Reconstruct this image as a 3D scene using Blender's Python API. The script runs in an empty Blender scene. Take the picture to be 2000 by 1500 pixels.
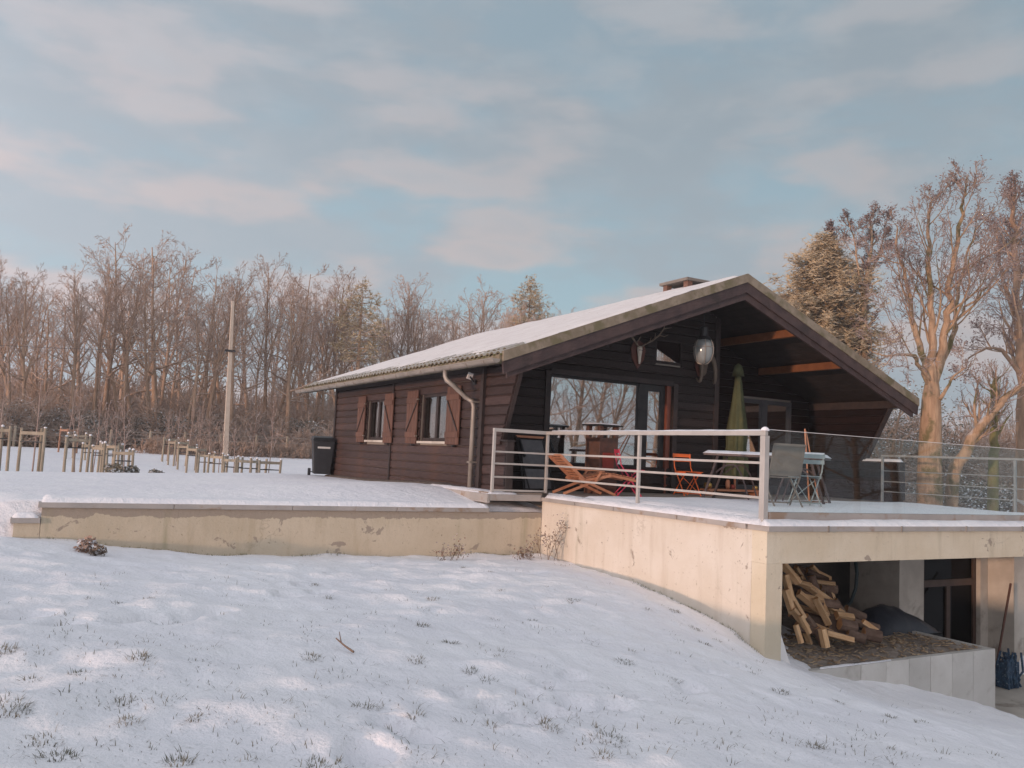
import bpy, math, random
import numpy as np
from mathutils import Vector, Matrix

# ------------------------------------------------------------------ camera
SC = bpy.context.scene
COL = SC.collection
FPX, PITCH, ROLL, YAW = 1636.08, .0854107, .0479075, .5086296
_cp, _sp, _c, _s = math.cos(PITCH), math.sin(PITCH), math.cos(ROLL), math.sin(ROLL)
_M = np.array([[math.cos(YAW), math.sin(YAW), 0], [-math.sin(YAW), math.cos(YAW), 0], [0, 0, 1]])
_up0, _rt0 = np.array([0, -_sp, _cp]), np.array([1., 0, 0])
CR = _M @ (_c * _rt0 + _s * _up0)
CU = _M @ (-_s * _rt0 + _c * _up0)
CF = _M @ np.array([0, _cp, _sp])


def ray(x, y):
    """direction of a sight line (survey of the place from the camera's stand)"""
    return CF + CR * (x - 1000) / FPX - CU * (y - 750) / FPX


def at(x, y, ax, val):
    d = ray(x, y)
    return d * (val / d[ax])


def dep(x, y, d):
    return ray(x, y) * d


cam = bpy.data.cameras.new('camera')
cam.sensor_width = 36
cam.lens = FPX / 2000 * 36
cam.clip_start, cam.clip_end = .05, 3000
camo = bpy.data.objects.new('camera', cam)
COL.objects.link(camo)
camo.matrix_world = Matrix(((CR[0], CU[0], -CF[0], 0), (CR[1], CU[1], -CF[1], 0), (CR[2], CU[2], -CF[2], 0), (0, 0, 0, 1)))
SC.camera = camo

# ------------------------------------------------------------------ sun and sky
SUN_EL = math.radians(2.9)
SD = Vector((.955, .297, 0)).normalized()          # the way the light travels
SUN_ROT = math.atan2(-SD.x, -SD.y) % (2 * math.pi)
sl = bpy.data.lights.new('sun', 'SUN')
sl.energy = 2.5
sl.angle = math.radians(1.5)
sl.color = (1, .65, .47)
so = bpy.data.objects.new('sun', sl)
COL.objects.link(so)
so.rotation_euler = Vector((SD.x * math.cos(SUN_EL), SD.y * math.cos(SUN_EL), -math.sin(SUN_EL))).to_track_quat('-Z', 'Y').to_euler()

W = bpy.data.worlds.new('World')
SC.world = W
W.use_nodes = True
nt = W.node_tree
nt.nodes.clear()


def N(t, kind, **kw):
    n = t.nodes.new(kind)
    for k, v in kw.items():
        if k[0] == '_':
            setattr(n, k[1:], v)
        else:
            key = int(k[1:]) if k[0] == 'i' and k[1:].isdigit() else k
            n.inputs[key].default_value = v
    return n


def L(t, a, b):
    t.links.new(a, b)


def math_node(t, op, a, b=None, c=None, clamp=False):
    n = t.nodes.new('ShaderNodeMath')
    n.operation = op
    n.use_clamp = clamp
    for i, v in enumerate((a, b, c)):
        if v is None:
            continue
        if isinstance(v, (int, float)):
            n.inputs[i].default_value = v
        else:
            t.links.new(v, n.inputs[i])
    return n.outputs[0]


def mixcol(t, fac, a, b, blend='MIX'):
    n = t.nodes.new('ShaderNodeMix')
    n.data_type = 'RGBA'
    n.blend_type = blend
    for i, v in ((0, fac), (6, a), (7, b)):
        if isinstance(v, (int, float)):
            n.inputs[i].default_value = v
        elif isinstance(v, (tuple, list)):
            n.inputs[i].default_value = (*v, 1) if len(v) == 3 else v
        else:
            t.links.new(v, n.inputs[i])
    return n.outputs[2]


def ramp(t, fac, stops, interp='EASE'):
    n = t.nodes.new('ShaderNodeValToRGB')
    n.color_ramp.interpolation = interp
    el = n.color_ramp.elements
    while len(el) < len(stops):
        el.new(.5)
    for e, (p, c) in zip(el, stops):
        e.position = p
        e.color = (*c, 1) if isinstance(c, (tuple, list)) else (c, c, c, 1)
    t.links.new(fac, n.inputs[0])
    return n.outputs[0]


def noise(t, vec, scale, detail=5, rough=.55, dist=0.):
    n = t.nodes.new('ShaderNodeTexNoise')
    n.inputs['Scale'].default_value = scale
    n.inputs['Detail'].default_value = detail
    n.inputs['Roughness'].default_value = rough
    n.inputs['Distortion'].default_value = dist
    if vec is not None:
        t.links.new(vec, n.inputs['Vector'])
    return n.outputs[0]


def build_world():
    t = nt
    sky = t.nodes.new('ShaderNodeTexSky')
    sky.sky_type = 'NISHITA'
    sky.sun_disc = False
    sky.sun_elevation = SUN_EL
    sky.sun_rotation = SUN_ROT
    sky.altitude = 300
    sky.air_density, sky.dust_density, sky.ozone_density = 1.0, .6, 1.5
    tc = t.nodes.new('ShaderNodeTexCoord')
    sep = t.nodes.new('ShaderNodeSeparateXYZ')
    L(t, tc.outputs['Generated'], sep.inputs[0])
    z = math_node(t, 'MAXIMUM', sep.outputs[2], 0.0)

    def bank(scale, flat, loc, detail, rough, dist):
        """noise over the dome, banks drawn out along the horizon"""
        mp = N(t, 'ShaderNodeMapping')
        mp.inputs['Location'].default_value = loc
        mp.inputs['Scale'].default_value = (1, 1, flat)
        L(t, tc.outputs['Generated'], mp.inputs[0])
        return noise(t, mp.outputs[0], scale, detail, rough, dist)
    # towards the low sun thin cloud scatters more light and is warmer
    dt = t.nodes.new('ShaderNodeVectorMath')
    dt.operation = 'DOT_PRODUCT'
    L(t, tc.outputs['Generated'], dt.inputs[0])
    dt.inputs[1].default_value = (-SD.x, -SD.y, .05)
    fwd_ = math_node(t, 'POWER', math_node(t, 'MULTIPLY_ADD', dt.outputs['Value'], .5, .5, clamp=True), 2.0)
    low = ramp(t, z, ((.10, 1.), (.48, 0.)))
    gap = mixcol(t, low, (2.62, 3.42, 4.0), (3.35, 4.75, 5.50))
    gap = mixcol(t, .22, gap, sky.outputs[0])
    grey = mixcol(t, low, (2.38, 2.86, 3.26), (3.05, 3.60, 4.02))
    n1 = bank(3.4, 3.0, (.7, .2, .5), 7, .56, .2)
    col = mixcol(t, ramp(t, n1, ((.36, 0.), (.55, 1.))), gap, grey)
    n2 = bank(5.6, 3.0, (4.3, 2.1, .35), 6, .48, .1)
    puff = ramp(t, n2, ((.46, 0.), (.64, 1.)))
    core = ramp(t, n2, ((.58, 0.), (.74, 1.)))
    warm = mixcol(t, low, (3.30, 3.42, 3.66), (4.9, 4.12, 3.95))
    pc = mixcol(t, math_node(t, 'MULTIPLY', core, .6), warm, (3.2, 3.45, 3.75))
    col = mixcol(t, math_node(t, 'MULTIPLY', puff, .78), col, pc)
    n3 = bank(11., 2.0, (5.3, .4, 2.), 5, .55, .3)
    col = mixcol(t, math_node(t, 'MULTIPLY', ramp(t, n3, ((.46, 0.), (.7, 1.))), .30), col, (3.3, 3.6, 3.9))
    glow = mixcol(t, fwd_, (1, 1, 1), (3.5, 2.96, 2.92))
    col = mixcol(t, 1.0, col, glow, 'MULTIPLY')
    bg = t.nodes.new('ShaderNodeBackground')
    bg.inputs[1].default_value = .1
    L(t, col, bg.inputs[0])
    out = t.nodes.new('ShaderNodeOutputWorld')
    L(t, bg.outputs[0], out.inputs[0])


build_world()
SC.view_settings.view_transform = 'Standard'
SC.view_settings.look = 'None'
SC.view_settings.exposure = .35
SC.view_settings.gamma = 1
SC.view_settings.use_curve_mapping = False
SC.cycles.max_bounces = 8
SC.cycles.transparent_max_bounces = 16
SC.cycles.use_denoising = True

# ------------------------------------------------------------------ materials
MATS = {}


def mat(name, c1, c2=None, scale=6, rough=.75, bump=0., bscale=None, stretch=(1, 1, 1), snow=0., vary=0., metal=0., detail=5, c3=None, scale3=2., amt3=(.55, .68), spec=.4):
    """noise between c1 and c2, optional third stain colour, bump, snow lying on upward faces, per-object shade"""
    m = bpy.data.materials.new(name)
    m.use_nodes = True
    t = m.node_tree
    b = t.nodes['Principled BSDF']
    b.inputs['Roughness'].default_value = rough
    b.inputs['Metallic'].default_value = metal
    b.inputs['Specular IOR Level'].default_value = spec
    tc = t.nodes.new('ShaderNodeTexCoord')
    mp = N(t, 'ShaderNodeMapping')
    mp.inputs['Scale'].default_value = stretch
    L(t, tc.outputs['Object'], mp.inputs[0])
    vec = mp.outputs[0]
    if vary:
        oi = t.nodes.new('ShaderNodeObjectInfo')
        vm = t.nodes.new('ShaderNodeVectorMath')
        vm.operation = 'MULTIPLY_ADD'
        vm.inputs[1].default_value = (17.3, 11.1, 23.7)
        L(t, oi.outputs['Random'], vm.inputs[0])
        L(t, vec, vm.inputs[2])
        vec = vm.outputs[0]
    n = noise(t, vec, scale, detail)
    col = mixcol(t, ramp(t, n, ((.3, 0.), (.7, 1.))), c1, c2 or c1)
    if c3:
        col = mixcol(t, ramp(t, noise(t, tc.outputs['Object'], scale3, 6, .6, .3), ((amt3[0], 0.), (amt3[1], 1.))), col, c3)
    if vary:
        k = math_node(t, 'MULTIPLY_ADD', oi.outputs['Random'], 2 * vary, 1 - vary)
        hsv = t.nodes.new('ShaderNodeHueSaturation')
        L(t, k, hsv.inputs['Value'])
        L(t, col, hsv.inputs['Color'])
        col = hsv.outputs[0]
    if snow:
        g = t.nodes.new('ShaderNodeNewGeometry')
        sz = t.nodes.new('ShaderNodeSeparateXYZ')
        L(t, g.outputs['Normal'], sz.inputs[0])
        nn = noise(t, tc.outputs['Object'], 3.1, 3)
        f = math_node(t, 'ADD', sz.outputs[2], math_node(t, 'MULTIPLY_ADD', nn, 1.4, -.7))
        f = math_node(t, 'MULTIPLY', ramp(t, f, ((.45, 0.), (.8, 1.))), snow)
        col = mixcol(t, f, col, (.8, .81, .84))
    L(t, col, b.inputs['Base Color'])
    if bump:
        bp = t.nodes.new('ShaderNodeBump')
        bp.inputs['Strength'].default_value = bump
        bp.inputs['Distance'].default_value = .02
        L(t, noise(t, vec, bscale or scale * 4, 6, .6), bp.inputs['Height'])
        L(t, bp.outputs[0], b.inputs['Normal'])
    MATS[name] = m
    return m


def snow_mat():
    m = bpy.data.materials.new('snow')
    m.use_nodes = True
    t = m.node_tree
    b = t.nodes['Principled BSDF']
    b.inputs['Roughness'].default_value = .65
    b.inputs['Specular IOR Level'].default_value = .25
    tc = t.nodes.new('ShaderNodeTexCoord')
    o = tc.outputs['Object']
    col = mixcol(t, ramp(t, noise(t, o, .8, 6, .6), ((.35, 0.), (.65, 1.))), (.86, .855, .885), (.905, .90, .915))
    # thin places where the grass shows grey through the snow
    col = mixcol(t, ramp(t, noise(t, o, 5.5, 8, .68, .5), ((.60, 0.), (.78, .55))), col, (.50, .50, .47))
    sp = math_node(t, 'MULTIPLY', ramp(t, noise(t, o, 34, 4, .7), ((.60, 0.), (.70, 1.))), ramp(t, noise(t, o, 1.7, 5, .6), ((.52, 0.), (.66, .5))))
    col = mixcol(t, sp, col, (.36, .35, .29))
    L(t, col, b.inputs['Base Color'])
    b1 = t.nodes.new('ShaderNodeBump')
    b1.inputs['Strength'].default_value = .8
    b1.inputs['Distance'].default_value = .06
    L(t, noise(t, o, 5.5, 8, .62), b1.inputs['Height'])
    b2 = t.nodes.new('ShaderNodeBump')
    b2.inputs['Strength'].default_value = .75
    b2.inputs['Distance'].default_value = .012
    L(t, noise(t, o, 45, 6, .65), b2.inputs['Height'])
    L(t, b1.outputs[0], b2.inputs['Normal'])
    L(t, b2.outputs[0], b.inputs['Normal'])
    return m


def stucco_mat(name, base, light, dark, topz=None):
    """painted render: mottles, rain streaks, cracks, bare grey patches, green dirt"""
    m = bpy.data.materials.new(name)
    m.use_nodes = True
    t = m.node_tree
    b = t.nodes['Principled BSDF']
    b.inputs['Roughness'].default_value = .9
    b.inputs['Specular IOR Level'].default_value = .2
    tc = t.nodes.new('ShaderNodeTexCoord')
    o = tc.outputs['Object']
    col = mixcol(t, ramp(t, noise(t, o, 1.3, 7, .6), ((.3, 0.), (.7, 1.))), base, light)
    mp = N(t, 'ShaderNodeMapping')
    mp.inputs['Scale'].default_value = (3.5, 3.5, .35)
    L(t, o, mp.inputs[0])
    col = mixcol(t, ramp(t, noise(t, mp.outputs[0], 1.6, 6, .6), ((.50, 0.), (.78, .55))), col, dark)
    # bare patches where the coat has come off, more along the top edge
    n = noise(t, o, 2.6, 8, .66, .5)
    if topz is not None:
        s = t.nodes.new('ShaderNodeSeparateXYZ')
        L(t, o, s.inputs[0])
        k = math_node(t, 'MULTIPLY', math_node(t, 'SUBTRACT', s.outputs[2], topz), 4.0, clamp=True)
        n = math_node(t, 'ADD', n, k)
    col = mixcol(t, ramp(t, n, ((.62, 0.), (.64, .85)), 'LINEAR'), col, (.30, .25, .205))
    # hairline cracks
    vo = t.nodes.new('ShaderNodeTexVoronoi')
    vo.feature = 'DISTANCE_TO_EDGE'
    vo.inputs['Scale'].default_value = .8
    vm = t.nodes.new('ShaderNodeVectorMath')
    vm.operation = 'ADD'
    nz = t.nodes.new('ShaderNodeTexNoise')
    nz.inputs['Scale'].default_value = 2.5
    nz.inputs['Detail'].default_value = 6
    L(t, o, nz.inputs['Vector'])
    L(t, o, vm.inputs[0])
    L(t, nz.outputs[1], vm.inputs[1])
    L(t, vm.outputs[0], vo.inputs['Vector'])
    ck = math_node(t, 'MULTIPLY', ramp(t, vo.outputs[0], ((.0, 1.), (.012, 0.)), 'LINEAR'), ramp(t, noise(t, o, .9, 3), ((.54, 0.), (.64, .3))))
    col = mixcol(t, ck, col, (.2, .16, .12))
    # fine pitting
    col = mixcol(t, ramp(t, noise(t, o, 22, 5, .7), ((.62, 0.), (.69, .6))), col, (.25, .2, .14))
    # green and brown dirt low down
    col = mixcol(t, ramp(t, noise(t, mp.outputs[0], .9, 5, .6), ((.6, 0.), (.8, .45))), col, (.24, .23, .13))
    L(t, col, b.inputs['Base Color'])
    bp = t.nodes.new('ShaderNodeBump')
    bp.inputs['Strength'].default_value = .5
    bp.inputs['Distance'].default_value = .02
    L(t, noise(t, o, 14, 8, .65), bp.inputs['Height'])
    L(t, bp.outputs[0], b.inputs['Normal'])
    return m


def glass_mat(name, tint, mirror):
    m = bpy.data.materials.new(name)
    m.use_nodes = True
    t = m.node_tree
    t.nodes.clear()
    gl = N(t, 'ShaderNodeBsdfGlossy', Roughness=.015)
    gl.inputs[0].default_value = (.95, .95, .95, 1)
    tr = t.nodes.new('ShaderNodeBsdfTransparent')
    tr.inputs[0].default_value = (*tint, 1)
    mx = t.nodes.new('ShaderNodeMixShader')
    if mirror is None:
        lw = N(t, 'ShaderNodeLayerWeight', Blend=.5)
        p5 = math_node(t, 'POWER', lw.outputs['Facing'], 5)
        L(t, math_node(t, 'MULTIPLY_ADD', p5, .6, .032), mx.inputs[0])
    else:
        mx.inputs[0].default_value = mirror
    L(t, tr.outputs[0], mx.inputs[1])
    L(t, gl.outputs[0], mx.inputs[2])
    out = t.nodes.new('ShaderNodeOutputMaterial')
    L(t, mx.outputs[0], out.inputs[0])
    return m


SNOW = snow_mat()
ROOFSNOW = mat('thin_roof_snow', (.70, .66, .64), (.78, .75, .73), 2.2, .7, .6, 18, c3=(.45, .39, .34), scale3=6, amt3=(.58, .74), spec=.25)
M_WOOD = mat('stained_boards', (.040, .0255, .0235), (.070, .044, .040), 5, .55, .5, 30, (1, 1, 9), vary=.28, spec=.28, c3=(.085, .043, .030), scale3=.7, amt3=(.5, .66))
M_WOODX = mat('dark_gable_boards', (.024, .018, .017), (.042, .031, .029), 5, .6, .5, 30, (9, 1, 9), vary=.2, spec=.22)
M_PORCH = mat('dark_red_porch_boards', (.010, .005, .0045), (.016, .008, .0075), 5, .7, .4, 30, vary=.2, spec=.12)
M_DARK = mat('dark_beam_wood', (.024, .017, .016), (.042, .028, .025), 6, .6, .3, 30, vary=.15)
M_FASCIA = mat('fascia_wood', (.046, .029, .029), (.074, .047, .043), 4, .65, .4, 20, c3=(.035, .024, .022), scale3=1.5)
M_PURLIN = mat('purlin_wood', (.15, .055, .022), (.20, .08, .032), 5, .6, .3, 20)
M_SHUT = mat('shutter_wood', (.095, .044, .029), (.145, .069, .045), 6, .6, .5, 25, (3, 3, .6), vary=.12)
M_SOFFIT = mat('soffit_boards', (.022, .015, .013), (.035, .024, .02), 5, .7, .3, 20)
M_VERGE = mat('mossy_verge', (.27, .225, .17), (.19, .155, .11), 5, .9, .6, 18, c3=(.15, .13, .075), scale3=2.6, amt3=(.48, .62))
M_TILE = mat('mossy_tile', (.10, .08, .055), (.16, .125, .09), 7, .9, .6, 20, c3=(.12, .115, .04), scale3=5, amt3=(.42, .58), snow=.3, vary=.25)
M_ROOF = mat('roof_deck', (.12, .09, .07), (.16, .12, .1), 5, .9)
M_ZINC = mat('zinc', (.26, .228, .195), (.34, .30, .26), 3, .5, .1, 10, metal=.35)
M_COPING = mat('coping_metal', (.33, .31, .29), (.42, .38, .35), 2, .55, .1, 12, metal=.2, c3=(.30, .22, .16), scale3=3.)
M_RAIL = mat('painted_steel', (.41, .39, .365), (.47, .445, .415), 5, .45, 0, snow=.35, metal=.15)
M_RAILG = mat('dull_steel', (.22, .23, .23), (.27, .28, .28), 5, .5)
M_CREAM = stucco_mat('cream_render', (.57, .495, .37), (.64, .575, .455), (.43, .37, .27))
M_CREAMW = stucco_mat('pale_render', (.60, .54, .455), (.66, .61, .535), (.49, .42, .34))
M_TAN = stucco_mat('peeling_render', (.50, .425, .315), (.57, .49, .375), (.38, .31, .21), -1.10)
M_CONC = mat('concrete', (.42, .38, .33), (.53, .49, .43), 2.2, .9, .4, 14, c3=(.28, .24, .2), scale3=1.4)
M_CONCL = mat('light_concrete_panel', (.50, .48, .44), (.58, .56, .52), 2, .9, .25, 20, vary=.10, c3=(.40, .37, .33), scale3=1.6)
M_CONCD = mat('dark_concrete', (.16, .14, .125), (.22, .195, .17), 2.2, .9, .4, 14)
M_FLOOR = mat('deck_concrete', (.25, .21, .18), (.33, .28, .24), 2, .85, .3, 14)
M_BLACK = mat('black_plastic', (.018, .019, .022), (.026, .027, .03), 6, .45)
M_BLACKM = mat('black_metal', (.02, .02, .022), (.035, .033, .033), 6, .5, metal=.3)
M_INTER = mat('interior_plaster', (.22, .19, .16), (.25, .22, .19), 2, .9)
M_CURT = mat('curtain_fabric', (.78, .75, .74), (.84, .81, .80), 6, .9, .2, 8, (8, 8, .3))
M_CURTD = mat('dark_curtain', (.14, .09, .085), (.20, .14, .13), 6, .9)
M_WIN = glass_mat('window_pane', (.88, .90, .90), .46)
M_WINS = glass_mat('side_window_pane', (.80, .83, .82), .20)
M_GLASS = glass_mat('clear_glass', (.93, .965, .96), None)
M_TEAK = mat('teak', (.40, .165, .085), (.50, .23, .13), 5, .6, .3, 20, vary=.1)
M_ORANGE = mat('orange_paint', (.80, .16, .035), None, 5, .4)
M_PINK = mat('pink_paint', (.52, .045, .10), None, 5, .4)
M_GREEN = mat('olive_canvas', (.055, .063, .03), (.085, .094, .045), 4, .9, .3, 20, c3=(.13, .105, .04), scale3=1.4)
M_GREYB = mat('grey_blue_paint', (.24, .30, .31), (.29, .35, .36), 4, .45)
M_MESHG = mat('grey_sling', (.12, .108, .095), (.16, .145, .125), 7, .9)
M_SLING = mat('charcoal_sling', (.10, .10, .105), (.13, .13, .135), 8, .8)
M_TABLE = mat('dark_table_steel', (.06, .045, .048), (.085, .065, .065), 5, .5, metal=.2)
M_RUST = mat('rusty_steel', (.075, .04, .03), (.12, .055, .038), 6, .7, .3, 20)
M_REDB = mat('red_brick_band', (.20, .035, .025), (.26, .05, .035), 6, .8)
M_GOLD = mat('brass', (.55, .33, .10), None, 4, .3, metal=.8)
M_BONE = mat('bone', (.62, .55, .45), (.72, .66, .56), 12, .6, .3, 30)
M_ANT = mat('antler', (.17, .13, .10), (.26, .2, .15), 9, .6, .4, 30)
M_SHIELD = mat('shield_wood', (.10, .038, .028), (.14, .05, .035), 6, .45)
M_FUR = mat('driftwood', (.10, .075, .055), (.17, .13, .1), 9, .8, .5, 22)
M_LAMPG = mat('frosted_lamp_glass', (.19, .205, .20), (.25, .265, .255), 4, .15, spec=.8)
M_SPLIT = mat('split_wood', (.56, .33, .165), (.72, .49, .28), 6, .8, .5, 26, (1, 5, 5), vary=.22)
M_END = mat('cut_wood_end', (.50, .24, .10), (.66, .38, .18), 9, .85, .4, 40, vary=.2)
M_BARK = mat('bark', (.12, .075, .055), (.20, .135, .10), 8, .95, .8, 18, vary=.2)
M_SOIL = mat('wood_chip_soil', (.22, .18, .15), (.36, .31, .26), 9, .95, 1.0, 30, c3=(.24, .22, .2), scale3=14, amt3=(.55, .66))
M_WHITEB = mat('white_board', (.72, .70, .68), (.78, .76, .74), 3, .6)
M_TARP = mat('dark_tarp', (.020, .024, .034), (.032, .038, .052), 5, .4, .4, 8)
M_BLUEN = mat('blue_net', (.012, .03, .06), (.04, .085, .14), 16, .6, c3=(.25, .3, .34), scale3=26, amt3=(.6, .66))
M_DOORB = mat('brown_door_paint', (.055, .032, .024), (.075, .045, .033), 5, .5)
M_STAKE = mat('pine_stake', (.27, .225, .165), (.37, .31, .235), 6, .85, .3, 20, (1, 1, .3), vary=.15, snow=.9)
M_STAKER = mat('reddish_stake', (.32, .17, .11), (.38, .22, .15), 6, .85, .3, 20, snow=.9)
M_POLE = mat('pole_concrete', (.44, .365, .295), (.51, .43, .35), 3, .9, .2, 12)
M_TRUNK = mat('tree_bark', (.31, .20, .135), (.42, .29, .20), 4, .95, .6, 12, (2, 2, .5), snow=.35, vary=.2)
M_TWIG = mat('twig_bark', (.38, .265, .205), (.49, .36, .29), 2, .95, snow=.22, vary=.2)
M_TRUNKL = mat('pale_bark', (.30, .195, .125), (.46, .315, .205), 7, .95, 1.0, 11, (2.5, 2.5, .35), snow=.3, c3=(.15, .125, .06), scale3=2.2, amt3=(.5, .64))
M_TWIGL = mat('pale_twig', (.30, .215, .18), (.38, .28, .24), 3, .95, snow=.6)
M_TRUNKG = mat('mossy_bark', (.15, .15, .055), (.21, .17, .09), 5, .95, .7, 12, snow=.2)
M_SEED = mat('dry_seed_clusters', (.16, .11, .105), (.22, .155, .145), 4, .95)
M_NEEDLE = mat('pine_needles', (.37, .275, .155), (.49, .37, .22), 1.5, .9, snow=.12, vary=.12)
M_BRUSH = mat('brushwood', (.36, .25, .185), (.48, .35, .27), .3, .95, snow=.4, detail=3)
M_EVER = mat('snowy_leaves', (.16, .145, .11), (.22, .195, .15), 1.5, .9, snow=.8)
M_GRASS = mat('winter_grass', (.12, .12, .09), (.25, .225, .18), 2.5, .95)
M_MOSS = mat('moss', (.10, .11, .035), (.17, .15, .06), 9, .95)
M_WEED = mat('dry_weed', (.19, .12, .085), (.26, .18, .13), 6, .95, snow=.25)
M_CABLE = mat('cable', (.07, .06, .06), None, 4, .6)
M_TAG = mat('pale_label', (.55, .55, .53), None, 4, .6)


# ------------------------------------------------------------------ mesh helpers
class MB:
    def __init__(self):
        self.v, self.f, self.mi = [], [], []

    def add(self, vs, fs, mi=0):
        o = len(self.v)
        self.v += [tuple(float(c) for c in p) for p in vs]
        self.f += [tuple(i + o for i in f) for f in fs]
        self.mi += [mi] * len(fs)
        return self

    def box(self, x0, x1, y0, y1, z0, z1, mi=0):
        v = [(x, y, z) for z in (z0, z1) for y in (y0, y1) for x in (x0, x1)]
        return self.add(v, [(0, 2, 3, 1), (4, 5, 7, 6), (0, 1, 5, 4), (2, 6, 7, 3), (0, 4, 6, 2), (1, 3, 7, 5)], mi)

    def bar(self, p0, p1, w, h=None, up=(0, 0, 1), mi=0):
        """a rectangular bar from p0 to p1, w across, h along up"""
        h = h or w
        p0, p1 = Vector(p0), Vector(p1)
        d = (p1 - p0).normalized()
        upv = Vector(up)
        if abs(d.dot(upv)) > .98:
            upv = Vector((0, 1, 0)) if abs(d.y) < .9 else Vector((1, 0, 0))
        s = d.cross(upv).normalized()
        q = s.cross(d).normalized()
        v = []
        for p in (p0, p1):
            for a, b in ((-1, -1), (1, -1), (1, 1), (-1, 1)):
                v.append(p + s * (a * w / 2) + q * (b * h / 2))
        return self.add(v, [(3, 2, 1, 0), (4, 5, 6, 7), (0, 1, 5, 4), (1, 2, 6, 5), (2, 3, 7, 6), (3, 0, 4, 7)], mi)

    def tube(self, pts, r, n=8, mi=0, cap=True):
        pts = [Vector(p) for p in pts]
        rs = r if isinstance(r, (list, tuple)) else [r] * len(pts)
        ref = None
        vs = []
        for i, p in enumerate(pts):
            d = (pts[min(i + 1, len(pts) - 1)] - pts[max(i - 1, 0)]).normalized()
            if ref is None:
                ref = Vector((0, 0, 1)) if abs(d.z) < .9 else Vector((1, 0, 0))
            s = d.cross(ref).normalized()
            q = s.cross(d).normalized()
            ref = q
            for k in range(n):
                a = 2 * math.pi * k / n
                vs.append(p + (s * math.cos(a) + q * math.sin(a)) * rs[i])
        fs = []
        for i in range(len(pts) - 1):
            for k in range(n):
                a, b = i * n + k, i * n + (k + 1) % n
                fs.append((a, b, b + n, a + n))
        if cap:
            fs.append(tuple(range(n - 1, -1, -1)))
            fs.append(tuple(range((len(pts) - 1) * n, len(pts) * n)))
        return self.add(vs, fs, mi)

    def lathe(self, prof, c=(0, 0, 0), n=16, mi=0):
        vs, fs = [], []
        for r, z in prof:
            for k in range(n):
                a = 2 * math.pi * k / n
                vs.append((c[0] + r * math.cos(a), c[1] + r * math.sin(a), c[2] + z))
        for i in range(len(prof) - 1):
            for k in range(n):
                a, b = i * n + k, i * n + (k + 1) % n
                fs.append((a, b, b + n, a + n))
        fs.append(tuple(range(n - 1, -1, -1)))
        fs.append(tuple(range((len(prof) - 1) * n, len(prof) * n)))
        return self.add(vs, fs, mi)

    def prism(self, poly, axis, a0, a1, mi=0):
        """poly of 2-D points extruded along axis ('x': poly is (y,z); 'y': poly is (x,z); 'z': poly is (x,y))"""
        n = len(poly)
        mk = {'x': lambda a, p: (a, p[0], p[1]), 'y': lambda a, p: (p[0], a, p[1]), 'z': lambda a, p: (p[0], p[1], a)}[axis]
        v = [mk(a0, p) for p in poly] + [mk(a1, p) for p in poly]
        fs = [tuple(range(n - 1, -1, -1)), tuple(range(n, 2 * n))] + [(i, (i + 1) % n, (i + 1) % n + n, i + n) for i in range(n)]
        return self.add(v, fs, mi)

    def mesh(self, name, mats):
        me = bpy.data.meshes.new(name)
        me.from_pydata(self.v, [], self.f)
        for m in (mats if isinstance(mats, (list, tuple)) else [mats]):
            me.materials.append(m)
        if any(self.mi):
            me.polygons.foreach_set('material_index', self.mi)
        import bmesh
        bm = bmesh.new()
        bm.from_mesh(me)
        bmesh.ops.recalc_face_normals(bm, faces=bm.faces)
        bm.to_mesh(me)
        bm.free()
        return me

    def obj(self, name, mats, parent=None, smooth=False, bevel=0.):
        me = self.mesh(name, mats)
        if smooth:
            me.polygons.foreach_set('use_smooth', [True] * len(me.polygons))
        return link(name, me, parent, bevel=bevel)


def link(name, data, parent=None, loc=None, rot=None, bevel=0.):
    o = bpy.data.objects.new(name, data)
    COL.objects.link(o)
    if parent is not None:
        o.parent = parent
        # parts are modelled in world coordinates: undo the parent's place
        o.matrix_parent_inverse = PW[parent.name].inverted() if parent.name in PW else Matrix()
    if loc is not None:
        o.location = loc
    if rot is not None:
        o.rotation_euler = rot
    if bevel:
        b = o.modifiers.new('bevel', 'BEVEL')
        b.width = bevel
        b.segments = 2
        b.limit_method = 'ANGLE'
    return o


PW = {}


def tag(o, label, cat, group=None, kind=None):
    o['label'] = label
    o['category'] = cat
    if group:
        o['group'] = group
    if kind:
        o['kind'] = kind
    return o


def thing(name, label, cat, loc=(0, 0, 0), rz=0., group=None, world=False):
    """an Empty at the thing's base; world=True: its parts are given in world coordinates"""
    o = bpy.data.objects.new(name, None)
    COL.objects.link(o)
    o.location = loc
    o.rotation_euler = (0, 0, rz)
    o.empty_display_size = .1
    if world:
        PW[o.name] = Matrix.Translation(loc) @ Matrix.Rotation(rz, 4, 'Z')
    return tag(o, label, cat, group)


def group_part(name, parent):
    """a part that only carries sub-parts"""
    o = bpy.data.objects.new(name, None)
    COL.objects.link(o)
    o.parent = parent
    if parent.name in PW:
        o.matrix_parent_inverse = PW[parent.name].inverted()
    return o


def copy_tree(o, parent=None):
    c = o.copy()
    COL.objects.link(c)
    if parent is not None:
        c.parent = parent
    for ch in o.children:
        copy_tree(ch, c)
    return c


def structure(o):
    o['kind'] = 'structure'
    return o


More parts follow.
